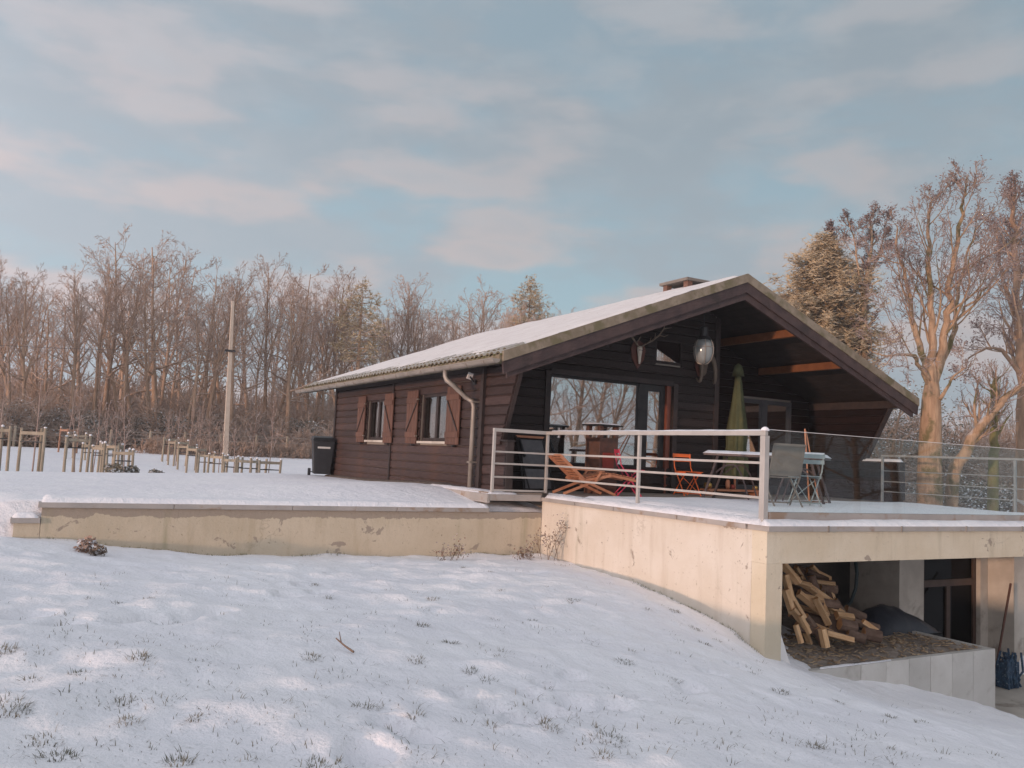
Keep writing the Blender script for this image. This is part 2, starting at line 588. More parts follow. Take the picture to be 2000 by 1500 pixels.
def np_mesh(name, verts, faces_flat, per, m, smooth=False):
    """mesh from numpy arrays, all faces with the same corner count"""
    me = bpy.data.meshes.new(name)
    nf = len(faces_flat) // per
    me.vertices.add(len(verts))
    me.vertices.foreach_set('co', np.asarray(verts, np.float32).ravel())
    me.loops.add(nf * per)
    me.loops.foreach_set('vertex_index', np.asarray(faces_flat, np.int32))
    me.polygons.add(nf)
    me.polygons.foreach_set('loop_start', np.arange(0, nf * per, per, dtype=np.int32))
    if smooth:
        me.polygons.foreach_set('use_smooth', np.ones(nf, bool))
    for x in (m if isinstance(m, (list, tuple)) else [m]):
        me.materials.append(x)
    me.update(calc_edges=True)
    return me


# ------------------------------------------------------------------ ground
RNG = np.random.default_rng(7)
_perm = RNG.random((512, 512))


def vnoise(x, y, s, seed=0):
    x = np.asarray(x) / s + seed * 13.7 + 200
    y = np.asarray(y) / s + seed * 7.3 + 200
    xi, yi = np.floor(x).astype(int), np.floor(y).astype(int)
    fx, fy = x - xi, y - yi
    fx = fx * fx * (3 - 2 * fx)
    fy = fy * fy * (3 - 2 * fy)
    g = lambda a, b: _perm[a % 512, b % 512]
    return (g(xi, yi) * (1 - fx) + g(xi + 1, yi) * fx) * (1 - fy) + (g(xi, yi + 1) * (1 - fx) + g(xi + 1, yi + 1) * fx) * fy - .5


def tps(pts):
    P = np.array(pts, float)
    n = len(P)
    d = np.hypot(P[:, None, 0] - P[None, :, 0], P[:, None, 1] - P[None, :, 1])
    K = np.where(d > 0, d * d * np.log(d + 1e-12), 0) + np.eye(n) * .02
    A = np.zeros((n + 3, n + 3))
    A[:n, :n] = K
    A[:n, n:] = np.c_[np.ones(n), P[:, :2]]
    A[n:, :n] = A[:n, n:].T
    w = np.linalg.solve(A, np.r_[P[:, 2], 0, 0, 0])

    def f(x, y):
        x, y = np.asarray(x, float), np.asarray(y, float)
        s = w[n] + w[n + 1] * x + w[n + 2] * y
        for i in range(n):
            r = np.hypot(x - P[i, 0], y - P[i, 1])
            s = s + w[i] * np.where(r > 0, r * r * np.log(r + 1e-12), 0)
        return s
    return f


FAR = [(-120, 0, -2), (-120, 120, -1), (0, 150, -.6), (120, 120, 0), (150, 0, -3), (100, -100, -5), (0, -100, -2.5), (-100, -100, -2.5)]
front = tps([(0, 0, -1.6), (-3, 5, -1.5), (-3, 12, -1.55), (.15, 12.4, -1.36), (.84, 12.4, -1.45), (-.2, 12.4, -1.33), (3.3, 12.4, -1.6), (6.15, 12.4, -1.66),
             (7.67, 12.4, -1.64), (7.67, 11, -1.71), (7.67, 9.7, -1.76), (7.67, 8.6, -1.88), (7.67, 7.9, -2.0), (7.67, 7.26, -2.2),
             (8.28, 7.3, -2.41), (8.65, 7.3, -2.52), (9.3, 7.3, -2.66), (10.4, 7.3, -2.83), (11.6, 7.3, -3.09), (12.33, 7.3, -3.28), (13.05, 7.3, -3.53), (15, 7.3, -3.7),
             (2.3, 3.9, -1.62), (5.2, 3, -1.9), (5, 6, -1.76), (3, 8, -1.58), (0, 8, -1.45), (9, 4, -2.5), (12, 4, -3.2), (20, 5, -3.9), (8, -3, -2.6), (-5, -5, -1.7), (25, -15, -4.5)] + FAR)
back = tps([(-8, 13, -.95), (0, 12.7, -.88), (3, 12.7, -.87), (6.6, 12.7, -.84), (6.9, 14, -.66), (6.9, 18, -.72), (6.9, 22, -.80), (3, 18, -.84), (0, 18, -.90),
            (-4, 24, -.98), (-.8, 24, -.96), (3, 24.7, -.95), (6, 25.5, -.94), (8, 25, -.93), (0, 30, -1.35), (.9, 30, -1.35), (2.7, 31, -1.7), (7.3, 30, -1.8), (5.5, 35, -1.45), (3.7, 43, -1.08),
            (1, 42, -.95), (-2, 60, -.85), (17, 60, -.5), (10, 48, -.75), (30, 55, -.5), (20, 33, -1.2), (12, 28, -1.4),
            (17, 22, -1.5), (17.2, 15, -2.0), (22, 16, -1.9), (30, 20, -1.25), (50, 35, -1.0), (18, 9, -3.2), (25, 5, -3.6), (80, 60, -.4), (60, 20, -1.6)] + FAR)

# dents left by feet and paws: (pixel x, y, radius)
STEPS = [(1118, 1320, .10), (1068, 1338, .09), (965, 1383, .10), (1075, 1391, .12), (1130, 1376, .14), (1198, 1378, .12), (820, 1437, .13), (1020, 1408, .12), (760, 1412, .1),
         (1392, 1320, .12), (1350, 1345, .10), (900, 1358, .1), (1030, 1355, .08), (720, 1470, .14), (1440, 1300, .1), (1600, 1290, .1), (590, 1140, .1), (625, 1155, .12), (650, 1120, .1),
         (300, 1205, .18), (330, 1210, .2), (380, 1200, .18), (420, 1192, .16), (250, 1212, .16), (130, 1215, .15), (60, 1195, .16), (20, 1200, .16), (560, 1160, .12), (1245, 1365, .09)]
# swells that stand out of the snow
MOUNDS = [(270, 1290, .22, .07), (360, 1305, .2, .06), (165, 1345, .24, .06), (260, 1320, .2, .05), (610, 1285, .22, .07), (590, 1250, .2, .05), (465, 1205, .2, .05), (310, 1175, .2, .05), (345, 1145, .2, .04),
          (5, 1265, .3, .08), (20, 1385, .3, .09), (60, 1235, .25, .05), (180, 1320, .2, .05), (510, 1155, .22, .04), (400, 1260, .25, .05)]


def on_front(px, py):
    d = ray(px, py)
    t = np.linspace(2.5, 60, 1500)
    h = front(d[0] * t, d[1] * t)
    i = int(np.argmax(d[2] * t < h))
    return d * t[i]


STEP_P = [(on_front(a, b), r) for a, b, r in STEPS]
MOUND_P = [(on_front(a, b), r, h) for a, b, r, h in MOUNDS]


def sstep(a, b, x):
    t = np.clip((x - a) / (b - a), 0, 1)
    return t * t * (3 - 2 * t)


def ground_h(x, y, detail=True):
    x, y = np.asarray(x, float), np.asarray(y, float)
    hf, hb = front(x, y), back(x, y)
    wall = (y > 12.6).astype(float)
    slope = sstep(12.2, 14.6, y)
    k = np.where(x > -.15, wall, slope * sstep(-.15, -1.5, x) + wall * (1 - sstep(-.15, -1.5, x)))
    k = np.where(x > 15.5, sstep(3.0, 12.0, y), k)
    h = hf * (1 - k) + hb * k
    if detail:
        fr = (1 - k)
        near = np.exp(-((np.hypot(x - 4, y - 7)) / 16) ** 2)
        a = .035 * vnoise(x, y, 1.9, 1) + .03 * vnoise(x, y, .8, 2) + .055 * vnoise(x * .6 + y * .3, y, .34, 3) + .034 * vnoise(x, y, .16, 4)
        h = h + a * near * (.35 + .65 * fr)
        h = h + .25 * vnoise(x, y, 9, 5) * (1 - near) * .5
        # ragged drift against the walls
        h = h + fr * near * .05 * vnoise(x, y, .5, 6) * np.exp(-np.abs(y - 12.4) / .5)
        for p, r in STEP_P:
            d2 = ((x - p[0]) ** 2 + (y - p[1]) ** 2) / r ** 2
            h = h - fr * (.13 * np.exp(-d2 * d2 * 1.2) - .006 * np.exp(-(d2 - 2.0) ** 2))
        for p, r, hh in MOUND_P:
            h = h + fr * hh * .55 * np.exp(-((x - p[0]) ** 2 + (y - p[1]) ** 2) / r ** 2)
    return h


def gz(x, y):
    return float(ground_h(np.array([x]), np.array([y]))[0])


def axis_grid(lo, hi, step, far_lo, far_hi, growth=1.16):
    a = list(np.arange(lo, hi + 1e-6, step))
    s, x = step, lo
    while x > far_lo:
        s *= growth
        x -= s
        a.insert(0, x)
    s, x = step, hi
    while x < far_hi:
        s *= growth
        x += s
        a.append(x)
    return np.array(a)


gx = axis_grid(-1.5, 14, .055, -220, 220)
gy = np.r_[axis_grid(2.2, 12.55, .055, -220, 12.55), axis_grid(12.62, 30, .25, 12.62, 220, 1.12)]
gy = np.unique(np.round(gy, 4))
GX, GY = np.meshgrid(gx, gy)
rr = np.hypot(GX, GY)
GZ = ground_h(np.clip(GX, -150, 150), np.clip(GY, -110, 150))
GZ = np.where(rr > 150, GZ * .5 - .3, GZ)
nx, ny = len(gx), len(gy)
idx = np.arange(nx * ny).reshape(ny, nx)
quads = np.stack([idx[:-1, :-1], idx[:-1, 1:], idx[1:, 1:], idx[1:, :-1]], -1).reshape(-1)
structure(link('snowy_ground', np_mesh('snowy_ground', np.c_[GX.ravel(), GY.ravel(), GZ.ravel()], quads, 4, SNOW, True)))

# ------------------------------------------------------------------ terrace (concrete deck over a wood store)
XR_ = 16.6
FZ = -.62                    # deck level
X0, X1, Y0, Y1 = 7.67, 15.75, 7.32, 12.48


def snow_slab(name, x0, x1, y0, y1, z, th, parent, step=.12, edge=.05, seed=1, slope=None, amp=.02, ragged=.012, m=None):
    """a soft-edged sheet of lying snow"""
    nxx, nyy = max(3, int((x1 - x0) / step)), max(3, int((y1 - y0) / step))
    xs, ys = np.linspace(x0, x1, nxx), np.linspace(y0, y1, nyy)
    X, Y = np.meshgrid(xs, ys)
    e = np.minimum.reduce([X - x0, x1 - X, Y - y0, y1 - Y])
    k = np.sqrt(np.clip(e / edge, 0, 1))
    wob = (vnoise(X, Y, .35, seed) + .8 * vnoise(X, Y, .11, seed + 2)) * ragged
    base = z if slope is None else slope(X, Y)
    Z = base + th * k + amp * vnoise(X, Y, .8, seed + 3) * k + .008 * vnoise(X, Y, .2, seed + 5) * k
    on_edge = e < 1e-6
    X = X + np.where(on_edge, wob, 0)
    Y = Y + np.where(on_edge, vnoise(X, Y, .35, seed + 9) * .012, 0)
    i = np.arange(nxx * nyy).reshape(nyy, nxx)
    q = np.stack([i[:-1, :-1], i[:-1, 1:], i[1:, 1:], i[1:, :-1]], -1).reshape(-1)
    me = np_mesh(name, np.c_[X.ravel(), Y.ravel(), Z.ravel()], q, 4, m or SNOW, True)
    return link(name, me, parent)


ter = thing('concrete_terrace', 'raised cream rendered terrace with snowy deck and open wood store below', 'terrace', (X0, Y0, -2.2), world=True)
# deck slab: two sheets so that it butts against the walls of the house
MB().box(X0 + .262, X1, Y0 + .242, 14.5, FZ - .3, FZ).obj('deck_slab', M_FLOOR, ter)
MB().box(6.62, X0 + .029, Y1 + .06, 13.44, FZ - .12, FZ - .004).obj('side_ledge', M_FLOOR, ter)
MB().box(X1 + .002, XR_ + .26, 11.95, 14.5, -2.6, FZ - .003).obj('deck_slab', M_FLOOR, ter)
w = MB().box(X0, X0 + .26, Y0 + .24, Y1, -3.2, -.757)
w.obj('left_wall', M_CREAMW, ter)
MB().box(X0 + .002, X0 + .27, Y0, Y0 + .238, -3.4, -1.142).obj('corner_column', M_CREAM, ter)
MB().box(X0, 17.5, Y0 - .003, Y0 + .24, -1.14, -.757).obj('front_beam', M_CREAM, ter)
# coping pieces with open joints
fx = [X0 - .03] + [float(at(p, 1034, 1, Y0)[0]) for p in (1612, 1755, 1881, 1990)] + [15.9]
for a, b in zip(fx[:-1], fx[1:]):
    MB().box(a + .008, b - .008, Y0 - .05, Y0 + .3, -.755, -.69).obj('coping', M_COPING, ter, bevel=.004)
for a in fx[1:-1]:
    MB().box(a - .014, a + .014, Y0 - .058, Y0 - .047, -.765, -.685).obj('joint_clip', M_ZINC, ter)
fy = [Y0 + .302] + [8.9, 10.35, 11.4] + [Y1 + .05]
for a, b in zip(fy[:-1], fy[1:]):
    MB().box(X0 - .05, X0 + .26, a + .008, b - .008, -.755, -.69).obj('coping', M_COPING, ter, bevel=.004)
MB().box(6.60, X0 - .056, Y1 - .05, Y1 + .055, -.76, -.652).obj('coping', M_COPING, ter, bevel=.004)
MB().box(6.56, 6.615, Y1 - .05, 15.2, -.80, -.652).obj('coping', M_COPING, ter, bevel=.004)
# the snow on it
snow_slab('deck_snow', X0 + .02, X1, Y0 + .08, 11.45, FZ - .01, .058, ter, .14, .25, 2, amp=.03)
snow_slab('edge_snow', X0 - .045, X1, Y0 - .045, Y0 + .14, -.69, .075, ter, .05, .05, 3)
snow_slab('edge_snow', X0 - .045, X0 + .12, Y0 + .1, Y1 - .1, -.69, .085, ter, .05, .05, 4)
snow_slab('edge_snow', 6.57, 6.98, Y1 + .35, 15.0, -.655, .05, ter, .06, .08, 5)
snow_slab('edge_snow', 6.6, 7.2, Y1 - .03, Y1 + .35, -.655, .04, ter, .06, .08, 6)

# wood store under the deck
BEDZ = -2.46
BX1 = 12.36
bed = group_part('store_bed', ter)
jx = [8.3] + [float(at(p, 1310, 1, 7.36)[0]) for p in (1682, 1731, 1776, 1818, 1860, 1901)] + [BX1]
for a, b in zip(jx[:-1], jx[1:]):
    o = MB().box(0, b - a - .007, 0, .09, -1.1, 0).mesh('bed_panel', M_CONCL)
    link('bed_panel', o, bed, (a, 7.36 + RNG.uniform(-.004, .004), BEDZ + RNG.uniform(-.008, .004)))
MB().box(BX1 - .085, BX1 + .003, 7.455, 9.2, -3.6, BEDZ - .002).obj('bed_panel', M_CONCL, bed)
nb = 60
bxs, bys = np.linspace(7.95, BX1 - .09, nb), np.linspace(7.452, 10.95, nb)
BX, BY = np.meshgrid(bxs, bys)
BZ = BEDZ - .03 + .05 * vnoise(BX, BY, .5, 3) + .05 * vnoise(BX, BY, .13, 4) + .03 * vnoise(BX, BY, .05, 5) + .16 * sstep(10.6, 8.3, BX) * sstep(7.45, 8.6, BY)
bi = np.arange(nb * nb).reshape(nb, nb)
link('bed_soil', np_mesh('bed_soil', np.c_[BX.ravel(), BY.ravel(), BZ.ravel()], np.stack([bi[:-1, :-1], bi[:-1, 1:], bi[1:, 1:], bi[1:, :-1]], -1).reshape(-1), 4, M_SOIL, True), bed)


rc = np.random.default_rng(12)
ncp = 900
cx_, cy_ = rc.uniform(8.0, BX1 - .12, ncp), rc.uniform(7.47, 9.3, ncp)
cz_ = BEDZ - .03 + .05 * vnoise(cx_, cy_, .5, 3) + .05 * vnoise(cx_, cy_, .13, 4) + .03 * vnoise(cx_, cy_, .05, 5) + .16 * sstep(10.6, 8.3, cx_) * sstep(7.45, 8.6, cy_) + .012
ca = rc.uniform(0, 6.28, ncp)
cl2, cw2 = rc.uniform(.015, .05, ncp), rc.uniform(.006, .014, ncp)
dx_, dy_ = np.cos(ca), np.sin(ca)
tz_ = rc.uniform(-.35, .35, ncp)
cv = np.stack([np.stack([cx_ + sx * cl2 * dx_ - sy * cw2 * dy_, cy_ + sx * cl2 * dy_ + sy * cw2 * dx_, cz_ + sx * cl2 * tz_ + dzz], -1)
               for dzz in (0, .008) for sx, sy in ((-1, -1), (1, -1), (1, 1), (-1, 1))], 1).reshape(-1, 3)
cf = (np.arange(ncp)[:, None, None] * 8 + np.array([[4, 5, 6, 7], [0, 1, 5, 4], [1, 2, 6, 5], [2, 3, 7, 6], [3, 0, 4, 7]])[None]).reshape(-1)
o = link('wood_chips', np_mesh('wood_chips', cv, cf, 4, mat('wood_chips', (.30, .2, .12), (.5, .38, .25), 6, .9)), bed)
o['kind'] = 'stuff'


def bed_z(x, y):
    return BEDZ - .03 + .16 * float(sstep(10.6, 8.3, x) * sstep(7.45, 8.6, y))


snow_slab('bed_snow', 8.7, 10.1, 7.37, 7.43, BEDZ - .02, .035, ter, .03, .03, 8)
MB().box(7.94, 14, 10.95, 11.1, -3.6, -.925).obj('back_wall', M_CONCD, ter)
YW = 9.35
wx = lambda p, y=YW: float(at(p, 1180, 1, y)[0])
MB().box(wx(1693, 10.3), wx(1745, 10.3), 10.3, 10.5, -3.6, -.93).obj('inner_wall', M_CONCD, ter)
MB().box(wx(1742), wx(1758), YW - .14, 10.2, -3.6, -.93).obj('inner_pier', M_CONC, ter)
MB().box(wx(1758) + .002, wx(1802), YW - .02, YW + .2, -3.6, -.93).obj('inner_wall', M_CONC, ter)
MB().box(wx(1913), 16.9, YW - .02, YW + .25, -4.2, -.93).obj('inner_wall', M_CONC, ter)
MB().box(wx(1981, YW - .5), 17.2, YW - .5, YW - .022, -4.2, -.93).obj('inner_pier', M_CONC, ter)
d0, d1 = wx(1802), wx(1913)
dr = group_part('cellar_door', ter)
f = MB()
f.box(d0 + .004, d0 + .13, YW + .06, YW + .14, -3.6, -.94)
f.box(d1 - .09, d1 - .004, YW + .06, YW + .14, -3.6, -.94)
f.box(d0 + .132, d1 - .092, YW + .06, YW + .14, -1.95, -1.83)
f.box((d0 + d1) / 2 - .06, (d0 + d1) / 2 + .05, YW + .06, YW + .14, -3.6, -1.952)
f.obj('door_frame', M_DOORB, dr)
for a, b, z0, z1 in ((d0 + .13, (d0 + d1) / 2 - .06, -3.6, -1.95), ((d0 + d1) / 2 + .05, d1 - .09, -3.6, -1.95), (d0 + .13, d1 - .09, -1.83, -.94)):
    MB().box(a, b, YW + .095, YW + .105, z0, z1).obj('door_pane', glass_mat('cellar_pane', (.06, .06, .07), .02), dr)
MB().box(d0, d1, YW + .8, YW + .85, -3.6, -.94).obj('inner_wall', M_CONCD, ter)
MB().box(12.45, 16.5, 6.9, 9.3, -4.3, -3.42).obj('door_step', M_CONC, ter)

# ------------------------------------------------------------------ low retaining wall on the left
lw = thing('retaining_wall', 'low peeling cream retaining wall with grey metal cap on the snowy slope', 'wall', (3.5, Y1, -1.6), world=True)
for x0, x1, zt in ((-.2, .095, -1.155), (.1, 7.66, -.955)):
    MB().box(x0, x1, Y1 - .01, Y1 + .25, -2.4, zt).obj('wall_body', M_TAN, lw)
n = 4
cx = np.linspace(.05, 6.62, n + 1)
for i in range(n):
    MB().box(cx[i] + .004, cx[i + 1] - .004, Y1 - .05, Y1 + .3, -.953, -.885).obj('wall_cap', M_COPING, lw, bevel=.004)
MB().box(-.24, .093, Y1 - .05, Y1 + .3, -1.153, -1.085).obj('wall_cap', M_COPING, lw, bevel=.004)
snow_slab('cap_snow', .08, 6.66, Y1 - .045, Y1 + .7, -.89, .07, lw, .06, .08, 11)
snow_slab('cap_snow', -.23, .08, Y1 - .04, Y1 + .3, -1.09, .075, lw, .03, .08, 12)

# ------------------------------------------------------------------ log cabin
XL, XR = 7.0, 16.6
YG, YF, YR = 13.6, 22.25, 14.55        # gable wall, far wall, wall of the recess
YV, YB = 11.9, 23.7                    # verge, far verge
XM, ZRID, XE0, XE1, SLP = 11.8, 3.76, 6.45, 17.1, .388


def roof_top(x):
    return ZRID - SLP * abs(x - XM)


TH = .16


def soffit(x):
    return roof_top(x) - TH - .07


cab = thing('log_cabin', 'dark brown timber cabin with snowy low pitched roof and deep gable porch', 'house', (11.8, 16, FZ), world=True)


def board(parent, axis, a0, a1, z0, h, fix, out, m, s0=0., s1=0., name='board'):
    """shiplap board; axis runs along x or y, out is the sign of the outward normal; s0/s1: how far the ends move from the bottom edge to the top edge"""
    if a1 - a0 < .02:
        return None
    prof = ((0, 0), (.030, .002), (.040, .018), (.040, h - .040), (.012, h - .006), (0, h - .004))
    v, n = [], len(prof)
    for end, (a, s) in enumerate(((a0, s0), (a1, s1))):
        for d, z in prof:
            aa = a - a0 + s * z / h
            v.append((aa, out * d, z) if axis == 'x' else (out * d, aa, z))
    fs = [tuple(range(n)), tuple(range(2 * n - 1, n - 1, -1))] + [(i, i + n, (i + 1) % n + n, (i + 1) % n) for i in range(n)]
    mb = MB().add(v, fs)
    o = mb.obj(name, m, parent)
    o.location = (a0, fix, z0) if axis == 'x' else (fix, a0, z0)
    return o


def board_wall(parent, axis, lo, hi, z0, z1, pitch, fix, out, m, holes=(), clip=None):
    """rows of boards, cut round the holes (a0,a1,z0,z1); clip(z)->(lo,hi)"""
    z = z0
    while z < z1 - .03:
        h = min(pitch, z1 - z)
        if clip:
            l0, h0 = clip(z)
            l1, h1 = clip(z + h)
        else:
            l0, h0, l1, h1 = lo, hi, lo, hi
        if h0 - l0 > .05 and h1 - l1 > .02:
            iv = [(l0, h0, l1 - l0, h1 - h0)]
            for a0, a1, b0, b1 in holes:
                if z + h * .6 > b0 and z + h * .4 < b1:
                    nv = []
                    for p, q, s, t in iv:
                        if a1 <= p or a0 >= q:
                            nv.append((p, q, s, t))
                        else:
                            if a0 > p:
                                nv.append((p, a0, s, 0))
                            if a1 < q:
                                nv.append((a1, q, 0, t))
                    iv = nv
            for p, q, s, t in iv:
                board(parent, axis, p, q, z, h, fix, out, m, s, t)
        z += pitch


def core_wall(parent, axis, lo, hi, z0, z1, fix0, fix1, holes, m=M_INTER):
    """solid wall behind the boards with the openings left free"""
    cuts = sorted({lo, hi, *[h[0] for h in holes], *[h[1] for h in holes]})
    mb = MB()
    for a, b in zip(cuts[:-1], cuts[1:]):
        zs = [(z0, z1)]
        for h in holes:
            if h[0] < (a + b) / 2 < h[1]:
                zs = [(z0, h[2]), (h[3], z1)]
        for p, q in zs:
            if q - p > .01:
                mb.box(a, b, fix0, fix1, p, q) if axis == 'x' else mb.box(fix0, fix1, a, b, p, q)
    return mb.obj('wall_core', m, parent)


PITCH_B = .176
# side wall
side = group_part('side_wall', cab)
W1 = (18.45, 19.72, .22, 1.20)
W2 = (15.02, 16.42, .22, 1.20)
core_wall(side, 'y', YG + .02, YF, -1.0, 1.72, XL + .002, XL + .16, [W1, W2])
board_wall(side, 'y', YG - .02, 17.96, -.74, 1.70, PITCH_B, XL, -1, M_WOOD, [W2])
board_wall(side, 'y', 18.04, YF - .05, -.76, 1.70, PITCH_B, XL, -1, M_WOOD, [W1])
for y, w_, d_ in ((18.0, .075, .07), (YF - .02, .10, .075), (13.5, .11, .10)):
    MB().box(XL - d_, XL + .0, y - w_ / 2, y + w_ / 2, -.82, 1.69).obj('batten', M_DARK, side, bevel=.006)
MB().box(XL - .065, XL - .042, YG, YF, 1.52, 1.70).obj('frieze_board', M_DARK, side)
MB().box(XL - .03, XL + .16, YG, YF, -1.1, -.765).obj('plinth', M_CONC, side)


def side_window(h, shutter_w, lab_near):
    y0, y1, z0, z1 = h
    w_ = group_part('window', cab)
    f = MB()
    for a, b, c, d in ((y0, y0 + .06, z0, z1), (y1 - .06, y1, z0, z1), (y0 + .06, y1 - .06, z0, z0 + .07), (y0 + .06, y1 - .06, z1 - .06, z1)):
        f.box(XL + .03, XL + .1, a, b, c, d)
    f.box(XL + .035, XL + .095, (y0 + y1) / 2 - .05, (y0 + y1) / 2 + .05, z0 + .07, z1 - .06)
    f.obj('frame', M_DARK, w_)
    MB().box(XL + .062, XL + .068, y0 + .06, y1 - .06, z0 + .07, z1 - .06).obj('pane', M_WINS, w_)
    MB().box(XL - .07, XL + .03, y0 - .03, y1 + .03, z0 - .05, z0 - .003).obj('sill', M_CONC, w_)
    # gathered curtain behind the far half
    c = MB()
    k = 14
    ys = np.linspace((y0 + y1) / 2 + .02, y1 - .05, k)
    vs = [(XL + .2 + .03 * math.sin(i * 2.1), y, z) for z in (z0, z1) for i, y in enumerate(ys)]
    c.add(vs, [(i, i + 1, i + 1 + k, i + k) for i in range(k - 1)])
    c.obj('curtain', M_CURTD, w_)
    # shutters stand folded back against the boards
    for a, b, flip in ((y0 - shutter_w - .03, y0 - .03, 1), (y1 + .03, y1 + shutter_w + .03, 0)):
        s = group_part('shutter', cab)
        np_ = 4
        pw = (b - a) / np_
        for i in range(np_):
            MB().box(XL - .092, XL - .066, a + i * pw + .004, a + (i + 1) * pw - .004, z0 - .06, z1 + .09).obj('plank', M_SHUT, s, bevel=.003)
        for zc in (z0 + .13, z1 - .12):
            MB().box(XL - .112, XL - .093, a + .01, b - .01, zc - .055, zc + .055).obj('ledge', M_SHUT, s, bevel=.004)
        ya, yb = (a + .05, b - .05) if flip else (b - .05, a + .05)
        MB().bar((XL - .102, ya, z0 + .2), (XL - .102, yb, z1 - .19), .017, .03, up=(0, 1, 0)).obj('brace', M_DARK, s)
        hg = a if flip else b
        for zc in (z0 + .1, z1 - .1):
            MB().tube([(XL - .06, (b if flip else a) , zc), (XL - .115, (b if flip else a) , zc)], .014, 8).obj('hinge_pin', M_ZINC, s)
        MB().bar((XL - .04, (a + b) / 2 - .1, z0 - .09), (XL - .12, (a + b) / 2 - .1, z0 - .09), .05, .03).obj('shutter_catch', M_BLACKM, s)


side_window(W1, .55, False)
side_window(W2, .60, True)


def wing_pts(y0, top, mid, stub):
    return None


def wing(x, out, y_wall, y_top, y_mid, y_stub, zs, inner=False):
    """porch cheek: wide under the roof, cut back on a slant, with a low parapet at its foot"""
    g = group_part('porch_cheek', cab)
    zt = soffit(XL) - .03 if x < 10 else soffit(XR) - .03
    ys = lambda z: y_mid + (y_top - y_mid) * (z - zs) / (zt - zs)
    zb = -.70 if not inner else FZ
    cw = .05 if not inner else .12
    # solid core
    poly = [(y_wall, zb), (y_stub, zb), (y_stub, zs), (y_mid, zs), (y_top, zt), (y_wall, zt)]
    MB().prism(poly, 'x', x + .002, x + cw).obj('cheek_core', M_DARK, g)
    for sgn in ((out,) if not inner else (out, -out)):
        fx_ = x if sgn < 0 else x + .122
        z = zb
        while z < zt - .05:
            h = min(PITCH_B, zt - z)
            if z + h * .5 < zs:
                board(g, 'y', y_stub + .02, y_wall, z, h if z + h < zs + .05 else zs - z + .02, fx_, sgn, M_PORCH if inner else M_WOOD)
            else:
                board(g, 'y', ys(max(z, zs)) + .03, y_wall, z, h, fx_, sgn, M_PORCH if inner else M_WOOD, ys(z + h) - ys(max(z, zs)))
            z += PITCH_B
    MB().bar((x + cw / 2, y_mid, zs), (x + cw / 2, y_top, zt), cw + .02, .02, up=(0, 1, 0)).obj('cheek_edge', M_DARK, g)
    MB().box(x - .04, x + cw + .045, y_stub - .03, y_stub - .001, zb + .05, zs).obj('cheek_edge', M_DARK, g)
    MB().box(x - .055, x + cw + .055, y_stub - .04, y_mid + .04, zs + .001, zs + .03).obj('parapet_cap', M_DARK, g)
    return g


wing(XL, -1, 13.44, 12.2, 12.80, 12.57, .24)
g = wing(XR, -1, 14.52, 12.2, 12.95, 12.02, .24, True)
snow_slab('parapet_snow', XR - .05, XR + .17, 11.99, 13.0, .27, .06, g, .05, .06, 21)
# gable wall with the big window
gab = group_part('gable_wall', cab)
GXE = 12.6
gw = (8.40, 11.40, -.14, 1.60)
lowp = (8.40, 11.40, FZ, -.14)
sw = (10.93, 11.62, 2.08, 2.55)


def xmin_roof(z):
    return XM - (ZRID - TH - .07 - z) / SLP


def gclip(z):
    a = max(XL + .17, xmin_roof(z) if z > soffit(XL + .17) else 0)
    b = min(GXE, XM + (ZRID - TH - .07 - z) / SLP)
    return a, b


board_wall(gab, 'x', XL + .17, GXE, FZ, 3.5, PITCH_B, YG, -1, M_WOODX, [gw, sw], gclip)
mb = MB()
core_wall(gab, 'x', XL + .165, GXE, -1.0, 1.62, YG + .002, YG + .14, [gw])
for a, b in ((XL + .165, sw[0]), (sw[1], GXE)):
    za, zb_ = min(soffit(a), 3.5), min(soffit(b), 3.5)
    poly = [(a, 1.621), (b, 1.621), (b, zb_)] + ([(XM, soffit(XM))] if a < XM < b else []) + [(a, za)]
    MB().prism(poly, 'y', YG + .002, YG + .14).obj('wall_core', M_INTER, gab)
MB().prism([(sw[0], 1.621), (sw[1], 1.621), (sw[1], sw[2]), (sw[0], sw[2])], 'y', YG + .002, YG + .14).obj('wall_core', M_INTER, gab)
MB().prism([(sw[0], sw[3]), (sw[1], sw[3]), (sw[1], soffit(sw[1])), (sw[0], soffit(sw[0]))], 'y', YG + .002, YG + .14).obj('wall_core', M_INTER, gab)
MB().box(GXE - .06, GXE + .07, YG - .06, YR, FZ, soffit(GXE + .1) - .005).obj('corner_post', M_DARK, gab)
MB().box(XL + .13, XL + .24, YG - .055, YG, FZ, 1.6).obj('corner_post', M_DARK, gab)
MB().box(8.28, 8.395, YG - .075, YG + .02, FZ, 1.66).obj('window_casing', M_DARK, gab)
MB().box(11.405, 11.52, YG - .075, YG + .02, FZ, 1.66).obj('window_casing', M_DARK, gab)
MB().box(8.396, 11.404, YG - .07, YG + .02, 1.60, 1.70).obj('window_casing', M_DARK, gab)

